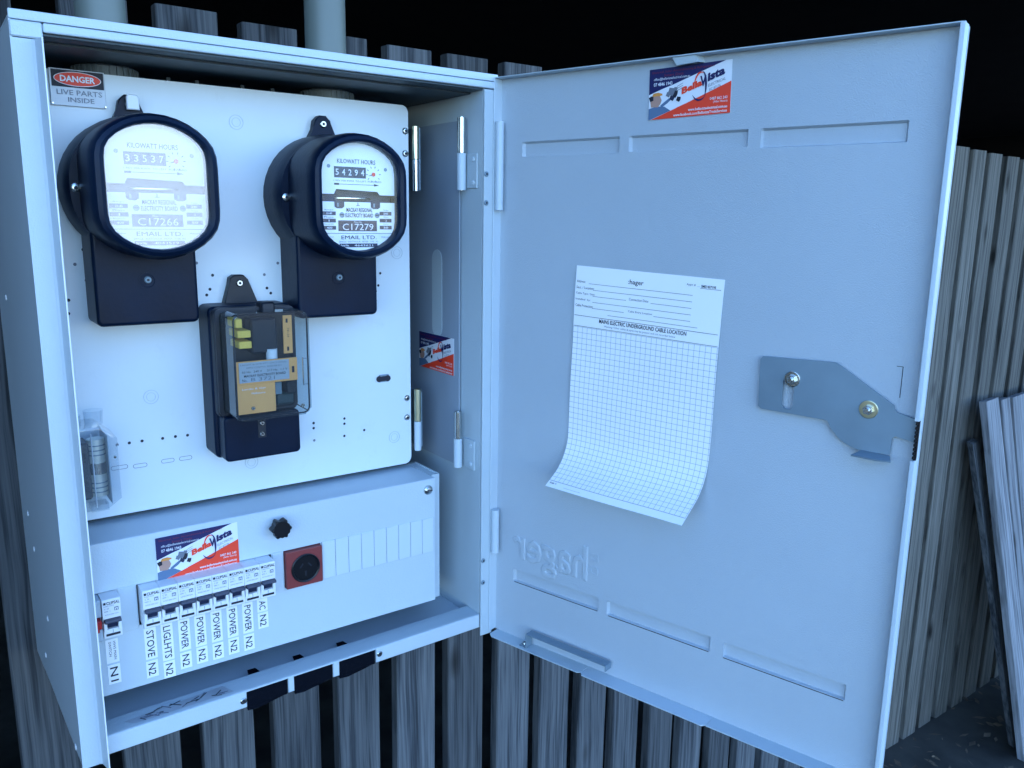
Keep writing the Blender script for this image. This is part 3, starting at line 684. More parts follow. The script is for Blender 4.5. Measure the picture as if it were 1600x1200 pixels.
# ------------------------------------------------------------------ business card stickers (local: x 0..1*w, z 0..1*h)
def card_mesh():
    cw, ch = .0925, .0510
    base = MB(); base.box(0, cw, 0, .0004, 0, ch, CARDW)
    art = MB(); y = -.0002
    def poly(pts, mt, yy=y): art.add([(a*cw, yy, b*ch) for a, b in pts], [list(range(len(pts)))], mt)
    poly([(0, .50), (.30, .655), (.93, 1), (0, 1)], NAVY)
    poly([(.01, 0), (1, 0), (1, .60), (.48, .27)], RED)
    poly([(0, 0), (.03, 0), (.35, .19), (.42, .31), (.40, .60), (.3, .655), (.18, .60), (0, .50)], CARDW, -.00022)
    y2 = -.00035
    poly([(.02, .0), (.28, .15), (.2, .24), (.1, .26), (0, .22), (0, 0)], BLUEP, y2)
    poly([(.03, .25), (.12, .24), (.15, .3), (.165, .37), (.14, .47), (.05, .46), (.02, .36)], SKIN, y2-.0001)
    poly([(.04, .46), (.14, .46), (.175, .47), (.17, .50), (.12, .53), (.06, .52)], ORANGE, y2-.0002)
    poly([(.02, .36), (.06, .38), (.06, .46), (.03, .47), (.0, .44)], INK, y2-.0003)
    poly([(.16, .22), (.24, .30), (.28, .36), (.26, .40), (.2, .33), (.15, .27)], BLUEP, y2-.0002)
    for a, b, r, mt in ((.29, .52, .055, GREYINK), (.33, .47, .05, INK), (.38, .36, .035, INK), (.30, .40, .04, DNAVY), (.25, .47, .035, GREYINK), (.34, .56, .03, GREYINK)):
        poly([(a+r*math.cos(t)*(1 if k % 2 else .7), b+r*1.7*math.sin(t)*(1 if k % 2 else .75)) for k, t in enumerate([2*math.pi*i/9 for i in range(9)])], mt, y2-.0003-r*.002)
    for k in range(3): poly([(.355, .52+k*.04), (.43, .57+k*.045), (.43, .578+k*.045), (.355, .53+k*.04)], GREYINK, y2-.0006)
    art2 = MB(); y3 = -.0006
    sh = lambda x0, z0: (lambda x, y_, z: (x, y_, z+(x-x0)*.33))
    art2.text('Bella', .415*cw, .50*ch, .245*cw, .135*ch, RED, y3, bold=.05, fn=lambda x, y_, z: (x, y_, z+(x-.415*cw)*.30-.06*ch))
    art2.text('ista', .725*cw, .63*ch, .20*cw, .16*ch, NAVY, y3, bold=.05, fn=lambda x, y_, z: (x, y_, z+(x-.725*cw)*.30))
    art2.text('V', .635*cw, .555*ch, .075*cw, .20*ch, NAVY, y3-.0001, bold=.04)
    def sw(a0, a1, rx, rz, cx, cz, t, mt, yy):
        n = 14; vs = []
        for i in range(n+1):
            a = R(a0+(a1-a0)*i/n); tt = t*math.sin(math.pi*(i+.6)/(n+1.2))
            vs += [((cx+rx*math.cos(a))*cw, yy, (cz+rz*math.sin(a))*ch), ((cx+(rx-tt)*math.cos(a))*cw, yy, (cz+(rz-tt*1.8)*math.sin(a))*ch)]
        art2.add(vs, [[2*i, 2*i+1, 2*i+3, 2*i+2] for i in range(n)], mt)
    sw(60, 185, .075, .24, .64, .60, .02, RED, y3-.0002); sw(-60, 95, .055, .26, .665, .58, .025, NAVY, y3-.0003); sw(205, 320, .09, .22, .63, .50, .02, NAVY, y3-.0002)
    art2.text('ELECTRICAL', .735*cw, .53*ch, .20*cw, .055*ch, GREYINK, y3, fn=lambda x, y_, z: (x, y_, z+(x-.735*cw)*.28))
    art2.text('EC 87176', .75*cw, .45*ch, .13*cw, .05*ch, GREYINK, y3, fn=lambda x, y_, z: (x, y_, z+(x-.75*cw)*.28))
    art2.text('Electrical, Solar, Airconditioning & Refrigeration', .04*cw, .895*ch, .76*cw, .055*ch, DRED, y3); art2.text('Smart Data', .19*cw, .83*ch, .24*cw, .05*ch, DRED, y3)
    art2.text('office@bellavistaelectrical.com.au', .06*cw, .755*ch, .45*cw, .065*ch, CARDW, y3)
    art2.text('07 4846 1943', .06*cw, .655*ch, .235*cw, .07*ch, CARDW, y3, bold=.015)
    art2.text('0487 862 240', .76*cw, .275*ch, .205*cw, .055*ch, CARDW, y3); art2.text('(After Hours)', .80*cw, .205*ch, .165*cw, .055*ch, CARDW, y3)
    art2.text('www.bellavistaelectrical.com.au', .50*cw, .105*ch, .465*cw, .055*ch, CARDW, y3, bold=.015)
    art2.text('www.facebook.com/BellavistaTradeServices', .32*cw, .025*ch, .645*cw, .055*ch, CARDW, y3, bold=.015)
    return base, art, art2
b_, a_, c_ = card_mesh()
card = empty('business_card_sticker', (0, 0, 0), 'navy, white and red electrician card sticker at the top of the open door', 'sticker', 'business card stickers in the cabinet')
b_.build('card', card); a_.build('printed_picture', card, smooth=0); c_.build('lettering', card, smooth=0)
c2 = copy_tree(card); c3 = copy_tree(card)
c2['label'] = 'navy and red card sticker above the row of breakers on the lower cover'
c3['label'] = 'navy and red card sticker on the dark hinge plate of the inner right wall'
card.matrix_world = MD @ Matrix.Translation((.2050, YF-.0008, .6617)) @ Matrix.Rotation(R(-1.2), 4, 'Y')
c2.matrix_world = Matrix.Translation((.0915, YC-.0008, .1655)) @ Matrix.Rotation(R(-.2), 4, 'Y') @ Matrix.Diagonal((.945, 1, .985, 1))
c3.matrix_world = Matrix(((0, 1, 0, .4836), (-1, 0, 0, .1545), (0, 0, 1, .3485), (0, 0, 0, 1))) @ Matrix.Diagonal((1, 1, .98, 1))

# ------------------------------------------------------------------ danger sign
ds = empty('danger_sign', (.064, YP-.002, .659), 'small danger sign, LIVE PARTS INSIDE, in the top left corner of the panel', 'sign')
bpy.context.view_layer.update()
m = MB(); m.box(.0385, .0878, YP-.0028, YP-.0016, .6588, .6935, SILVER, .0003); part(m, 'plate', ds)
m = MB(); y = YP-.0031
m.add([(.0403, y, .6765), (.0868, y, .6765), (.0868, y, .6925), (.0403, y, .6925)], [[0, 1, 2, 3]], INK)
def ell(cx, cz, a, b, yy, mt, n=28): m.add([(cx+a*math.cos(2*math.pi*i/n), yy, cz+b*math.sin(2*math.pi*i/n)) for i in range(n)], [list(range(n))], mt)
ell(.0634, .6845, .0212, .0068, y-.0002, CARDW); ell(.0634, .6845, .0205, .0062, y-.0003, RED)
m.text('DANGER', .0478, .6815, .0312, .0060, CARDW, y-.0005, bold=.03)
m.text('LIVE PARTS', .0440, .6692, .0405, .0050, GREYINK, y-.0001, bold=.01); m.text('INSIDE', .0535, .6625, .0235, .0047, GREYINK, y-.0001, bold=.01)
for a, b in ((.0398, .6605), (.0868, .6602)): screw(m, (a, y, b), .0011, STEEL, slot=False)
part(m, 'lettering', ds, 0)

# ------------------------------------------------------------------ kilowatt-hour meters
def body_outline(r, hw, n=40):
    pts = []
    for i in range(n):
        t = 2*math.pi*i/n; x_, z_ = r*math.cos(t), r*math.sin(t)
        pts.append((max(-hw, min(hw, x_)), z_))
    return pts
def sm(pts, k=.18):
    n = len(pts); return [(pts[i][0]*(1-2*k)+k*(pts[i-1][0]+pts[(i+1) % n][0]), pts[i][1]*(1-2*k)+k*(pts[i-1][1]+pts[(i+1) % n][1])) for i in range(n)]
def loft(mb, rings, mt, cx, cz, cap0=True, cap1=True):
    n = len(rings[0][0]); vs = []; fs = []
    for pts, y in rings: vs += [(cx+a, y, cz+b) for a, b in pts]
    for k in range(len(rings)-1): fs += [[k*n+i, k*n+(i+1) % n, (k+1)*n+(i+1) % n, (k+1)*n+i] for i in range(n)]
    if cap0: fs.append(list(range(n))[::-1])
    if cap1: fs.append([(len(rings)-1)*n+i for i in range(n)])
    mb.add(vs, fs, mt)
def meter(cx, cz, reading, serial, board, label, glass, seal, bake, worn):
    t = empty('electricity_meter', (cx, YP, cz-.06), label, 'electricity meter', 'round kilowatt hour meters on the white panel')
    bpy.context.view_layer.update()
    m = MB()
    O = lambda r, hw: sm(sm(body_outline(r, hw)))
    loft(m, [(O(.0720, .0720), YP-.0003), (O(.0722, .0722), YP-.030), (O(.0700, .0700), YP-.040), (O(.0690, .0665), YP-.046)], bake, cx, cz)
    # mounting lug with its hole
    m.prism([(-.021, .060), (-.0115, .078), (-.0095, .088), (-.004, .0935), (.004, .0935), (.0095, .088), (.0115, .078), (.021, .060)], YP-.012, YP-.0003, bake, 'y', .001, M=Matrix.Translation((cx-.001, 0, cz)))
    part(m, 'base', t, 40)
    m = MB()
    loft(m, [(O(.0690, .0585), YP-.044), (O(.0690, .0580), YP-.095), (O(.0675, .0565), YP-.106), (O(.0650, .0540), YP-.111), (O(.0615, .0500), YP-.1125), (O(.0590, .0465), YP-.111), (O(.0583, .0452), YP-.107), (O(.0580, .0450), YP-.094)], bake, cx, cz, True, False)
    for sx in (-.0615,): screw(m, (cx+sx, YP-.0465, cz-.001), .0045, STEEL); 
    part(m, 'case', t, 40)
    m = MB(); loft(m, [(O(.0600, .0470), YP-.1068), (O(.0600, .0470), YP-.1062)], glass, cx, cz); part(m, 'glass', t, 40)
    # dial
    m = MB(); yd = YP-.0985
    gw, gh = .090, .1165
    X = lambda u: cx+(u-.5)*gw; Z = lambda v: cz+(.5-v)*gh
    loft(m, [(O(.0590, .0455), YP-.086), (O(.0590, .0455), YP-.087)], DNAVY, cx, cz)
    out = O(.0588, .0455)
    def clipband(v0, v1, notch=None):
        z1, z0 = Z(v0)-cz, Z(v1)-cz
        up = [p for p in out if z0 < p[1] < z1]
        def xat(z): 
            best = sorted(out, key=lambda p: abs(p[1]-z)+(0 if p[0] > 0 else 9))[0][0]; return min(best, .0455)
        Rr = sorted([p for p in up if p[0] > 0], key=lambda p: -p[1]); Lr = sorted([p for p in up if p[0] <= 0], key=lambda p: p[1])
        pts = []
        if v0 > 0: pts.append((xat(z1), z1))
        pts += Rr
        if v1 < 1: pts.append((xat(z0), z0)); pts += (notch or []); pts.append((-xat(z0), z0))
        pts += Lr
        if v0 > 0: pts.append((-xat(z1), z1))
        return pts
    up = clipband(-.02, .475, [((.80-.5)*gw, Z(.475)-cz), ((.77-.5)*gw, Z(.445)-cz), ((.22-.5)*gw, Z(.43)-cz), ((.19-.5)*gw, Z(.475)-cz)])
    lo = clipband(.545, 1.02)
    for pts in (up, lo): m.prism([(cx+a, cz+b) for a, b in pts], yd, yd+.0012, DIAL, 'y')
    # rotor disc and its glints
    m.lathe((cx, YP-.062, Z(.515)), (0, 0, 1), [(.034, 0), (.034, .0012)], STEEL, 40)
    part(m, 'dial', t, 30)
    m = MB(); yt = yd-.0004
    def rect(u0, u1, v0, v1, mt, yy=yt): m.add([(X(u0), yy, Z(v1)), (X(u1), yy, Z(v1)), (X(u1), yy, Z(v0)), (X(u0), yy, Z(v0))], [[0, 1, 2, 3]], mt)
    def tx(s_, u0, u1, v0, v1, mt=INK, bold=0, yy=yt): m.text(s_, X(u0), Z(v1), (u1-u0)*gw, (v1-v0)*gh, mt, yy-.0003, bold=bold)
    tx('KILOWATT HOURS', .24, .74, .155, .195, INK)
    rect(.198, .614, .225, .325, DNAVY)
    for i, c in enumerate(reading): tx(c, .215+i*.083, .257+i*.083, .247, .303, CARDW, .01)
    for i in range(10):
        a = 2*math.pi*i/10; r0, r1 = .0068, .0088; q = a+.09
        u, v = X(.715), Z(.285)
        m.add([(u+r0*math.cos(a), yt, v+r0*math.sin(a)), (u+r1*math.cos(a), yt, v+r1*math.sin(a)), (u+r1*math.cos(q), yt, v+r1*math.sin(q)), (u+r0*math.cos(q), yt, v+r0*math.sin(q))], [[0, 1, 2, 3]], INK)
    ell_ = lambda u, v, r, mt, yy: m.add([(X(u)+r*math.cos(2*math.pi*i/14), yy, Z(v)+r*math.sin(2*math.pi*i/14)) for i in range(14)], [list(range(14))], mt)
    ell_(.715, .285, .0022, RED, yt-.0006); m.add([(X(.715), yt-.0005, Z(.278)), (X(.64), yt-.0005, Z(.302)), (X(.715), yt-.0005, Z(.292))], [[0, 1, 2]], INK)
    tx('1 REV PER KWH  TO LEFT  FORWARD', .19, .82, .345, .36, GREYINK)
    rect(.195, .26, .375, .392, INK); rect(.26, .72, .382, .386, INK); m.add([(X(.72), yt, Z(.372)), (X(.79), yt, Z(.384)), (X(.72), yt, Z(.396))], [[0, 1, 2]], INK)
    for u in (.13, .88): ell_(u, .235 if u > .5 else .225, .0020, GALV, yt)
    for u in (.255, .735):
        m.prism([(X(u)-.0058, Z(.545)), (X(u)+.0058, Z(.545)), (X(u)+.0056, Z(.59)), (X(u)+.003, Z(.605)), (X(u)-.003, Z(.605)), (X(u)-.0056, Z(.59))], yt-.0001, yt+.0001, DNAVY, 'y')
        rect(u-.03, u-.01, .555, .59, GALV, yt-.0004)
    tx('MACKAY REGIONAL', .345, .69, .598, .636, INK, .01); tx('ELECTRICITY BOARD', .33, .70, .648, .686, INK, .01)
    rect(.495, .503, .55, .575, INK); rect(.475, .523, .575, .579, INK)
    for u in (.285, .755): ell_(u, .665, .0030, GALV, yt-.0002); rect(u-.025, u+.02, .66, .668, INK, yt-.0008)
    for i, (a, b) in enumerate((('Amps', '10-40'), ('Phase', '1'), ('Revs per kWh', '400'))):
        v = .635+i*.066; tx(a, .055, .175, v-.022, v-.008, GREYINK); rect(.025, .205, v, v+.034, DNAVY); tx(b, .085 if len(b) > 1 else .11, .155 if len(b) > 1 else .122, v+.008, v+.027, CARDW, .02)
    for i, (a, b) in enumerate((('Volts', '240'), ('Wire', '2'), ('Cycles', '50'))):
        v = .630+i*.066; tx(a, .84, .91, v-.022, v-.008, GREYINK); rect(.79, .955, v, v+.034, DNAVY); tx(b, .84 if len(b) > 1 else .87, .905 if len(b) > 1 else .885, v+.008, v+.027, CARDW, .02)
    rect(.235, .75, .715, .815, DNAVY); tx('Meter No.', .44, .55, .722, .737, CARDW); tx(board, .29, .70, .745, .805, CARDW)
    rect(.0, 1.0, .833, .837, INK)
    tx('EMAIL LTD.', .27, .74, .855, .890, INK, .0); tx('Sydney', .09, .17, .862, .876, GREYINK); tx('Melbourne', .81, .93, .862, .876, GREYINK)
    tx('SINGLE  WATTHOUR  METER  TYPE  M1', .24, .76, .905, .920, GREYINK); rect(.245, .755, .930, .965, DNAVY)
    tx('Serial No.', .26, .37, .938, .957, CARDW, .02); tx(serial, .44, .69, .938, .957, CARDW, .01)
    part(m, 'dial_printing', t, 0)
    # terminal cover
    m = MB(); P_ = rrect(-.0495, .0495, -.1365, -.040, .006, 4)
    m.prism([(cx-.004+a, cz+b) for a, b in P_], YP-.052, YP-.0003, bake, 'y', .004, seg=3)
    m.lathe((cx-.004, YP-.0521, cz-.0915), (0, -1, 0), [(.0085, 0), (.0085, .0006), (.0068, .0006), (.0062, .0001)], bake, 24)
    part(m, 'terminal_cover', t, 40)
    m = MB(); screw(m, (cx-.004, YP-.0524, cz-.0905), .0036, GALV, h=.0025); part(m, 'terminal_screw', t)
    m = MB(); screw(m, (cx-.001, YP-.0122, cz+.084), .0042, STEEL, h=.002)
    if seal:
        m.prism([(-.0055, .0785), (.0065, .0785), (.0065, .0905), (.004, .0935), (-.004, .0935), (-.0055, .0905)], YP-.0185, YP-.0145, WHITE, 'y', .001, M=Matrix.Translation((cx+.001, 0, cz)))
    part(m, 'top_screw', t)
    return t
meter(.1085, .5800, '33537', '4043519', 'C17266', 'left round black electricity meter with glass whited out by glare', GLASSL, True, BAKE, False)
meter(.3170, .5765, '54294', '4643621', 'C17279', 'right round black electricity meter with clear glass, reading 54294', GLASSR, False, BAKE, True)

# ------------------------------------------------------------------ ripple relay with clear cover
rt = empty('control_relay', (.213, YP, .285), 'black control relay with clear cover over tan circuit boards, between the meters', 'relay')
bpy.context.view_layer.update()
m = MB(); m.prism(rrect(.1660, .2600, .286, .4575, .007, 4), YP-.038, YP-.0003, BAKE, 'y', .004, seg=3)
m.prism([(.190, .450), (.1985, .478), (.2000, .486), (.2050, .489), (.2150, .489), (.2200, .484), (.2330, .450)], YP-.012, YP-.0003, BAKE2, 'y', .001)
m.prism(rrect(.168, .2580, .334, .4565, .008, 4), YP-.048, YP-.0385, BAKE2, 'y', .002, seg=2)
m.box(.2180, .2330, YP-.060, YP-.040, .450, .462, BAKE2, .002)
part(m, 'base', rt, 40)
m = MB(); m.prism(rrect(.1700, .2560, .287, .338, .005, 4), YP-.062, YP-.0385, BAKE, 'y', .003, seg=3)
part(m, 'terminal_cover', rt, 40)
m = MB()
yb = YP-.052
m.box(.1800, .2500, yb-.001, yb, .344, .448, BLACKP)
part(m, 'chassis', rt)
m = MB(); m.box(.1795, .2215, yb-.030, yb-.028, .3440, .3800, TAN, .0004); m.box(.1790, .2470, yb-.031, yb-.0290, .3765, .4020, TAN, .0004)
m.box(.2330, .2430, yb-.030, yb-.0280, .4070, .4490, TAN, .0004); part(m, 'circuit_board', rt)
for q in ((.1810, .1880, yb-.032, yb-.004, .4385, .4480), (.1820, .1960, yb-.034, yb-.004, .4280, .4355), (.1830, .1965, yb-.034, yb-.004, .4165, .4240)):
    m = MB(); m.box(*q, YEL, .0006); part(m, 'capacitor', rt)
m = MB(); m.box(.200, .229, yb-.022, yb-.002, .408, .446, BAKE2, .002); m.cyl((.2225, yb-.020, .398), (.2225, yb-.020, .412), .006, WHITE, 16); m.box(.2235, .2320, yb-.022, yb-.006, .360, .3745, GALV, .001); m.box(.226, .247, yb-.018, yb-.002, .347, .3605, mat('green_coil', (.015, .04, .045), .5), .002)
m.box(.236, .2475, yb-.026, yb-.004, .361, .375, BAKE2, .001)
part(m, 'coil', rt)
m = MB(); y = yb-.0318
m.box(.1820, .2370, y-.0004, y, .3790, .4010, SILVER)
m.text('LANDIS & GYR PTY (VICTORIA)', .1835, .3972, .0505, .0022, GREYINK, y-.0006); m.text('RIPPLE CONTROL RECEIVER RC1', .190, .3942, .039, .0018, GREYINK, y-.0006)
m.text('50 Hz.  240 V     217 Hz.  1.1 V', .1850, .3895, .050, .0022, INK, y-.0006); m.text('MACKAY ELECTRICITY BOARD', .1870, .3850, .046, .0026, INK, y-.0006, bold=.02)
m.text('No.', .1850, .3802, .005, .0030, INK, y-.0006); m.text('B 3721', .1945, .3803, .026, .0036, GREYINK, y-.0006)
m.text('741-54', .2368, .4285, .0012*9, .0022, INK, yb-.0304, rot=-90) if False else m.text('741-54', .2370, .4350, .0100, .0022, INK, yb-.0304, rot=-90)
m.box(.2360, .2380, yb-.0306, yb-.0302, .4410, .4455, INK); m.box(.2365, .2385, yb-.0306, yb-.0302, .4100, .4145, INK); m.box(.2405, .2432, yb-.0316, yb-.0312, .3855, .3925, INK)
m.text('Landis & Gyr', .1850, .3700, .026, .0026, CARDW, yb-.0304); m.text('Melbourne', .1950, .3655, .015, .002, CARDW, yb-.0304)
screw(m, (.1960, yb-.0302, .3500), .0022, STEEL)
part(m, 'rating_label', rt, 0)
m = MB(); m.prism(rrect(.1745, .2585, .3385, .4545, .007, 5), YP-.092, YP-.0485, CLR, 'y', .004, seg=3); part(m, 'clear_cover', rt, 40)
m = MB()
P_ = rrect(.1690, .2580, .3365, .4565, .0075, 5); Q = rrect(.1735, .2545, .3405, .4530, .006, 5); n = len(P_)
m.add([(p[0], YP-.0515, p[1]) for p in P_]+[(p[0], YP-.0515, p[1]) for p in Q]+[(p[0], YP-.0485, p[1]) for p in P_], [[i, (i+1) % n, n+(i+1) % n, n+i] for i in range(n)]+[[i, (i+1) % n, 2*n+(i+1) % n, 2*n+i] for i in range(n)], BAKE2)
for a, b in ((.2505, .401), (.2505, .372)): m.box(a, a+.007, YP-.0905, YP-.0895, b, b+.0006, GREYINK)
m.cyl((.2515, YP-.088, .371), (.2515, YP-.088, .402), .0007, STEEL, 6)
m.lathe((.2505, YP-.086, .3475), (0, -1, 0), [(.0022, 0), (.0022, .001)], STEEL, 10)
P_ = rrect(.1765, .2565, .3405, .4525, .0065, 5); m.tube([(p[0], YP-.0905, p[1]) for p in P_+P_[:1]], .0009, BAKE2, 6)
for a, b in ((.1775, .3415), (.2555, .3415), (.1775, .4515), (.2555, .4515)): m.cyl((a, YP-.0885, b), (a+(.0012 if a > .2 else -.0012), YP-.050, b), .0006, BAKE2, 6)
part(m, 'cover_rim', rt, 0)
for q in ((.2112, YP-.0628, .3275, .003), (.2110, YP-.0628, .3150, .003), (.2100, YP-.0122, .4800, .004)):
    m = MB(); screw(m, q[:3], q[3], STEEL, h=.002); part(m, 'screw', rt)
m = MB(); m.box(.2065, .2155, YP-.0628, YP-.0622, .3105, .3320, BAKE2, .0003); part(m, 'screw_plate', rt)

# ------------------------------------------------------------------ clear service fuse at left
ft = empty('service_fuse', (.04, YP, .262), 'clear plastic service fuse at the left edge of the white panel', 'fuse')
bpy.context.view_layer.update()
m = MB()
m.prism([(.014, .3330), (.022, .341), (.050, .341), (.0655, .3270), (.0655, .2620), (.052, .2525), (.014, .2525)], YP-.046, YP-.0005, CLRF, 'y', .0025, seg=2)
m.prism([(.038, .2465), (.055, .2465), (.055, .2535), (.038, .2535)], YP-.030, YP-.012, CLRF, 'y', .0006)
m.cyl((.0475, YP-.026, .3405), (.0475, YP-.026, .3555), .0085, CLRF, 24, r1=.0095, caps=False); m.cyl((.0280, YP-.024, .3405), (.0280, YP-.024, .3515), .008, CLRF, 24, caps=False)
part(m, 'clear_housing', ft, 40)
m = MB(); m.box(.016, .0400, YP-.034, YP-.006, .2620, .3230, mat('grey_fuse_body', (.04, .055, .07), .5), .002); part(m, 'fuse_base', ft)
m = MB(); m.cyl((.0475, YP-.026, .2640), (.0475, YP-.026, .3250), .0085, mat('ceramic_metal', (.75, .78, .70), .3, metal=.5), 24); [m.cyl((.0475, YP-.026, z_), (.0475, YP-.026, z_+.0012), .0090, GALV, 24) for z_ in (.268, .273, .278, .308, .313, .318)]; m.cyl((.0475, YP-.026, .2880), (.0475, YP-.026, .3000), .0092, STEEL, 24); part(m, 'fuse_link', ft)
m = MB(); m.box(.0555, .0561, YP-.0455, YP-.002, .258, .331, GALV); m.box(.041, .0416, YP-.0456, YP-.040, .256, .334, WHITE); screw(m, (.062, YP-.044, .307), .0015, STEEL); m.text('SUPPLY', .0325, .318, .016, .0035, INK, YP-.0344, rot=-90, bold=.02); m.text('FUSE', .033, .282, .012, .0035, INK, YP-.0344, rot=-90)
part(m, 'fittings', ft)

# ------------------------------------------------------------------ lower switchboard enclosure
db = empty('switchboard_enclosure', (.22, .07, .048), 'pale steel breaker enclosure with black knob in the bottom of the cabinet', 'switchboard')
bpy.context.view_layer.update()
Z0, Z1 = .0510, .2208
cuts = [(.0205, .0500), (.0695, .2160), (.2305, .2770)]
m = MB()
# cover front built round its openings
ZA, ZB = .1215, .1685
xs3 = [.0180]+[c for a in cuts for c in a]+[.4365]
m.box(.0180, .4365, YC, YC+.0016, ZB, Z1, PAINT2); m.box(.0180, .4365, YC, YC+.0016, Z0, ZA, PAINT2)
for i in range(0, len(xs3), 2):
    a, b = xs3[i], xs3[i+1]
    if b-a > .001: m.box(a, b, YC, YC+.0016, ZA, ZB, PAINT2)
part(m, 'cover', db, 0)
m = MB(); m.box(.0180, .4365, YC+.0016, .106, Z1-.0004, Z1+.0012, PAINT2); m.box(.4349, .4365, YC+.0016, .045, Z0, Z1-.0006, PAINT2)
m.cyl((.0180, YC+.0008, Z1+.0002), (.4365, YC+.0008, Z1+.0002), .0010, PAINT2, 10)
part(m, 'top_panel', db)
m = MB(); m.box(.4366, .4480, .041, .0425, .0500, .2240, PAINT); m.box(.4472, .4485, .0426, .106, .0500, .2242, PAINT); m.box(.02, .4485, .1062, .1075, .048, .2242, PAINTD)
m.box(.4370, .4471, .0427, .1060, .2214, .2226, PAINT); m.box(.02, .436, .055, .057, .0505, .219, PAINTD)
part(m, 'housing', db)
m = MB(); m.lathe((.2239, YC, .2028), (0, -1, 0), [(.006, 0), (.006, .006), (.0085, .008)], BLACKP, 20)
pts = []
for i in range(48):
    a = 2*math.pi*i/48; r = .0102+.0019*math.cos(6*a); pts.append((.2239+r*math.cos(a), .2028+r*math.sin(a)))
m.prism(pts, YC-.019, YC-.008, BLACKP, 'y', .0016, seg=2); part(m, 'knob', db, 50)
m = MB(); m.lathe((.4262, YC, .2078), (0, -1, 0), [(.0065, 0), (.006, .002), (.0035, .0042), (.001, .0046)], STEEL, 24); m.box(.4220, .4304, YC-.0050, YC-.0046, .2073, .2083, INK, M=None); part(m, 'screw', db)
# filler strips
fx = [(.0512, .0688)]+[(.2170, .2295)]
for a, b in fx:
    m = MB(); m.box(a, b, YC-.0013, YC-.0002, .1190, .1690, PAINT2, .0004); part(m, 'blank_strip', db)
STRIP = mat('pale_blank', (.60, .68, .74), .35)
p0 = MB(); p0.box(0, .01685, -.0013, -.0001, 0, .0475, STRIP, .0004)
st = p0.build('blank_strip', db, None, 0); st.location = Vector((.2782, YC, .1215))-db.location
for i in range(1, 9):
    o = st.copy(); COL.objects.link(o); o.parent = db; o.location = Vector((.2782+i*.01735, YC, .1215))-db.location
m = MB()
for i in range(10): m.box(.2782+i*.01735-.00035, .2782+i*.01735-.00005, YC-.0003, YC-.0001, .1215, .169, PAINTD)
part(m, 'strip_joints', db, kind='stuff')

# red socket
sk = empty('socket_outlet', (.2538, YC, .1215), 'dark red power socket beside the row of breakers', 'socket')
bpy.context.view_layer.update()
m = MB(); m.box(.2312, .2763, YC-.0060, YC+.02, .1215, .1675, REDPL, .0010, seg=2); part(m, 'faceplate', sk)
m = MB(); c = (.2548, YC-.0061, .1440)
m.lathe(c, (0, -1, 0), [(.0178, 0), (.0178, .0012), (.0168, .0018), (.0155, .0012), (.0150, .0002)], BLACKP, 36)
for a, dx, dz in ((38, -.0052, .0035), (-38, .0052, .0035), (0, 0, -.0068)):
    m.box(-.0009, .0009, -.0003, 0, -.0032, .0032, BAKE2, M=Matrix.Translation((c[0]+dx, c[1]-.0005, c[2]+dz)) @ Matrix.Rotation(R(a), 4, 'Y'))
part(m, 'socket_face', sk)

# ------------------------------------------------------------------ circuit breakers
PITCH = .01778
def breaker():
    t = empty('circuit_breaker', (0, 0, 0), '-', 'circuit breaker', 'white circuit breakers in the switchboard')
    w_ = .01740; y = -.020
    m = MB()
    # profile (y,z): top face, label face, recess, lower block
    m.prism([(.02, 0), (-.0175, 0), (-.0185, .0012), (-.0185, .0105), (-.0125, .0110), (-.0125, .0225), (-.0195, .0235), (-.0200, .0440), (-.0190, .0452), (.02, .0452)], 0, w_, WHITE, 'x', .0003)
    m.build('body', t, None, 30)
    m = MB(); m.prism([(-.0126, .0118), (-.0126, .0220), (-.0215, .0222), (-.0240, .0205), (-.0235, .0190), (-.0190, .0175), (-.0175, .0120)], .0038, w_-.0038, DNAVY, 'x', .0003)
    m.prism([(-.0190, .0196), (-.0190, .0232), (-.0250, .0228), (-.0256, .0212), (-.0245, .0197)], .0009, w_-.0009, DNAVY, 'x', .0006)
    m.build('toggle', t, None, 30)
    m = MB()
    for a, b in ((.0003, .0034), (w_-.0034, w_-.0003)): m.box(a, b, -.0205, -.0120, .0085, .0190, WHITE, .0004)
    m.box(.0020, w_-.0020, -.0190, -.0186, .0030, .0055, INK); m.box(w_/2-.0002, w_/2+.0002, -.0188, -.0185, .0060, .0100, GREYINK)
    m.build('toggle_guard', t, None, 30)
    m = MB(); y = -.02045
    m.text('CLIPSAL', .0042, .0396, .0125, .0033, INK, y, bold=.015); m.box(.0013, .0035, y-.0002, y, .0400, .0426, INK)
    m.text('RCBE2-C20/30', .0016, .0375, .0095, .0012, GREYINK, y); m.text('C 20', .0018, .0345, .0045, .0016, GREYINK, y); m.text('6000  3', .0018, .0315, .0055, .0015, GREYINK, y)
    m.text('AS/NZS 4898 240V~', .0020, .0278, .0135, .0012, GREYINK, y)
    m.box(.0112, .0152, y-.0001, y, .0318, .0358, GREYINK); m.box(.0119, .0145, y-.0003, y-.0001, .0323, .0347, WHITE); m.box(.0126, .0138, y-.0004, y-.0002, .0323, .0338, GREYINK)
    m.build('printing', t, None, 0)
    return t
proto = breaker()
names = [('STOVE', .0365), ('LIGLHTS', .0435), ('POWER', .0375), ('POWER', .0375), ('POWER', .0375), ('POWER', .0375), ('POWER', .0375), ('AC', .0165)]
ords = ['first', 'second', 'third', 'fourth', 'fifth', 'sixth', 'seventh', 'last']
BL = ['breaker at the left end of the row of eight, above the STOVE label', 'second breaker of the row, above the LIGLHTS label', 'third breaker of the row, above the leftmost POWER label', 'fourth breaker of the row, above the second POWER label', 'fifth breaker of the row, above the middle POWER label', 'sixth breaker of the row, above the fourth POWER label', 'seventh breaker of the row, above the POWER label next to AC', 'breaker at the right end of the row, above the AC label']
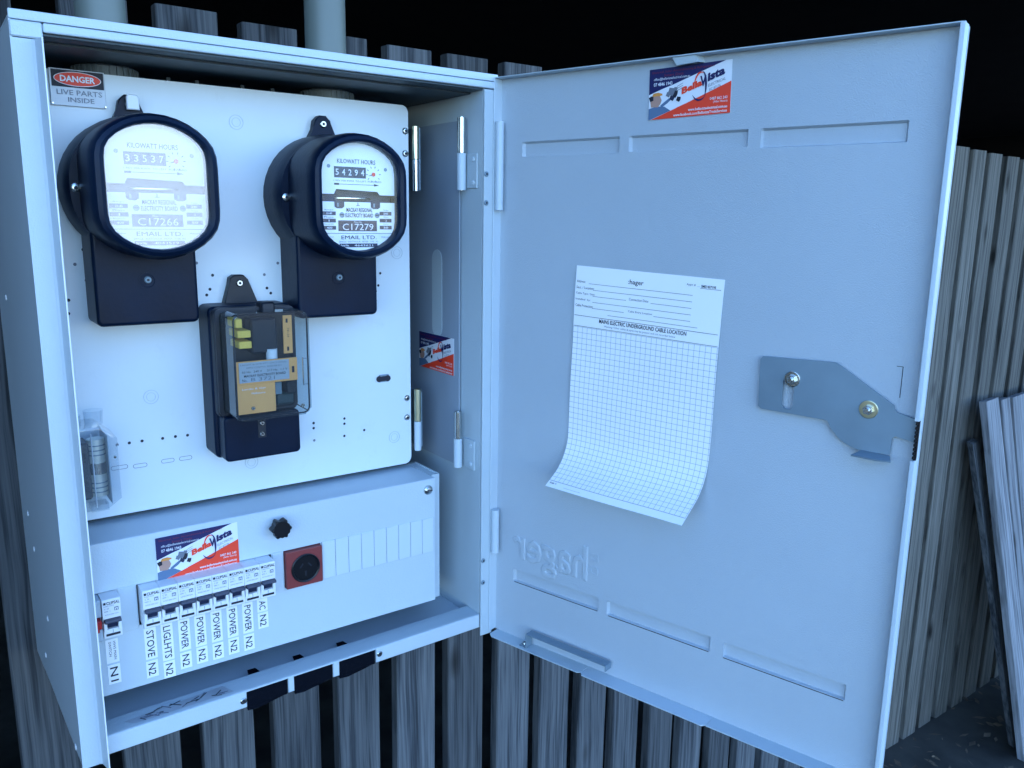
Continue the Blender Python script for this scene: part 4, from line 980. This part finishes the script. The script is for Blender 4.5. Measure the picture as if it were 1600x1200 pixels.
BX0 = .0712
for i in range(8):
    o = proto if i == 0 else copy_tree(proto)
    o.location = (BX0+i*PITCH+.0, YC, .1245); o.scale = (1, 1, .955); o['label'] = 'white '+BL[i]
o = copy_tree(proto); o.location = (.0325, YC, .1245); o.scale = (1, 1, .955); o['label'] = 'lone white breaker left of the row, above the N1 label'
# main switch at far left
ms = empty('main_switch', (.014, YC, .1222), 'pale main switch with red toggle, half hidden by the cabinet edge at lower left', 'switch')
bpy.context.view_layer.update()
MSB = mat('pale_grey_plastic', (.42, .50, .56), .4)
m = MB(); m.prism([(.02, 0), (-.0165, 0), (-.0175, .0012), (-.0175, .0135), (-.0120, .0145), (-.0120, .0265), (-.0175, .0275), (-.0175, .0440), (-.0165, .0452), (.02, .0452)], .0145, .0318, MSB, 'x', .0003, M=Matrix.Translation((0, YC, .1222))); part(m, 'body', ms)
m = MB(); m.box(.0160, .0308, YC-.0240, YC-.0100, .1222+.0165, .1222+.0255, BREDP, .001); m.box(.0245, .0285, YC-.0225, YC-.012, .1222+.0125, .1222+.0170, BREDP, .0005); part(m, 'toggle', ms)

# label tapes under the breakers
def tape(txt, cx, ztop, ln, label, wd=.0122, grp='printed label tapes under the breakers', lines=None):
    t = empty('label_tape', (cx, YC, ztop-ln), label, 'label', grp)
    a = MB(); a.box(-wd/2, wd/2, -.0005, -.0001, 0, ln, LABEL); a.build('tape', t, None, 0)
    b = MB()
    if lines:
        for k, (s_, l_) in enumerate(lines): b.text(s_, .0012-k*.0045 if True else 0, ln-.0025, l_, .0026, INK, -.0007, rot=-90)
    else: b.text(txt, -wd*.32, ln-.0028, ln-.0055, wd*.62, INK, -.0007, rot=-90, bold=.008)
    b.build('lettering', t, None, 0)
    return t
pn = 0; pos = ['first', 'second', 'third', 'fourth', 'fifth']
for i, (nm, ln) in enumerate(names):
    cx = BX0+i*PITCH+.0076; zt_ = .1158 if nm != 'AC' else .1165
    jit = random.uniform(-.0006, .0006)
    if nm == 'POWER': lab = 'POWER label tape, %s of five from the left, under the %s breaker' % (pos[pn], ords[i]); pn += 1
    else: lab = '%s label tape under the %s breaker of the row' % (nm, ords[i])
    tape(nm, cx+jit, zt_, ln, lab)
    tape('N2', cx+jit*.5, zt_-ln-.0022+(.0008*(i % 2)), .0195, 'small N2 label tape below the %s tape in the %s breaker column' % (nm, ords[i]))
tape('', .0325+.0088, .1140, .0270, 'two line HWS MAIN SWITCH label tape under the lone left breaker', lines=(('HWS MAIN', .021), ('SWITCH', .0165)))
tape('N1', .0325+.0090, .0848, .0220, 'small N1 label tape at the lower left of the cover')
tape('', .0235, .1150, .0270, 'label tape half hidden behind the cabinet flange at lower left', lines=(('MAIN SWITCH', .022),))

# ------------------------------------------------------------------ worn sticker on the bottom lip
m = MB(); n = 14; vs = []
A, B_, C_, D_ = (.044, .0175), (.0540, .0075), (.158, .0075), (.150, .0255)
m.add([(A[0], A[1], .02385+.0098*A[0]), (B_[0], B_[1], .02385+.0098*B_[0]), (C_[0], C_[1], .02385+.0098*C_[0]), (D_[0], D_[1], .02385+.0098*D_[0])], [[0, 1, 2, 3]], SILVER)
ws = empty('worn_sticker', (.1, .0175, .0224), 'worn silver sticker with smudged print on the cabinet bottom lip', 'sticker')
bpy.context.view_layer.update(); part(m, 'film', ws, 0)
m = MB()
for i in range(26):
    x_ = random.uniform(.056, .148); y_ = random.uniform(.0105, .0215); a = random.uniform(-.9, .9); l_ = random.uniform(.002, .007)
    m.box(-l_, l_, -.0007, .0007, 0, .0001, GREYINK if i % 2 else PAINTD, M=Matrix.Translation((x_, y_, .0240+.0098*x_)) @ Matrix.Rotation(a, 4, 'Z'))
part(m, 'smudged_print', ws, 0)

# dead vine with small spurs in the fence gap, cobweb flecks
vn = MB()
def vine(x0, z0, z1, seed):
    r = random.Random(seed); p = Vector((x0, .452, z0)); 
    while p.z > z1:
        q = p+Vector((r.uniform(-.006, .006), r.uniform(-.004, .004), -r.uniform(.012, .02))); vn.cyl(p, q, .0006, WOODP, 5)
        for s_ in (-1, 1): vn.cyl(q, q+Vector((s_*r.uniform(.006, .014), 0, r.uniform(.002, .010))), .0004, WOODP, 4)
        p = q
vine(.803, .02, -.26, 3); vine(.690, -.02, -.1, 5); vine(.925, -.05, -.12, 6)
tag(vn.build('dead_vine', smooth=0), 'thin dead vine with tiny spurs hanging in the gaps between palings', 'vine')


# dry litter on the dark ground by the fence
LEAF = mat('dry_leaf', (.10, .075, .05), .9, var=.4, vscale=30)
lf = MB(); rr = random.Random(9)
for k in range(700):
    x_, y_ = rr.uniform(1.6, 3.6), rr.uniform(-.9, .42); a = rr.uniform(0, 6.28); l_ = rr.uniform(.008, .028); w_ = l_*rr.uniform(.25, .5)
    M_ = Matrix.Translation((x_, y_, -1.222+rr.uniform(0, .01))) @ Matrix.Rotation(a, 4, 'Z') @ Matrix.Rotation(rr.uniform(-.5, .5), 4, 'X')
    lf.add([(-l_, 0, 0), (0, -w_, .002), (l_, 0, .001), (0, w_, -.001)], [[0, 1, 2, 3]], LEAF, M_)
tag(lf.build('leaf_litter', smooth=0), 'scattered dry leaf litter on the dark ground beside the paling screen', 'leaf litter', kind='stuff')
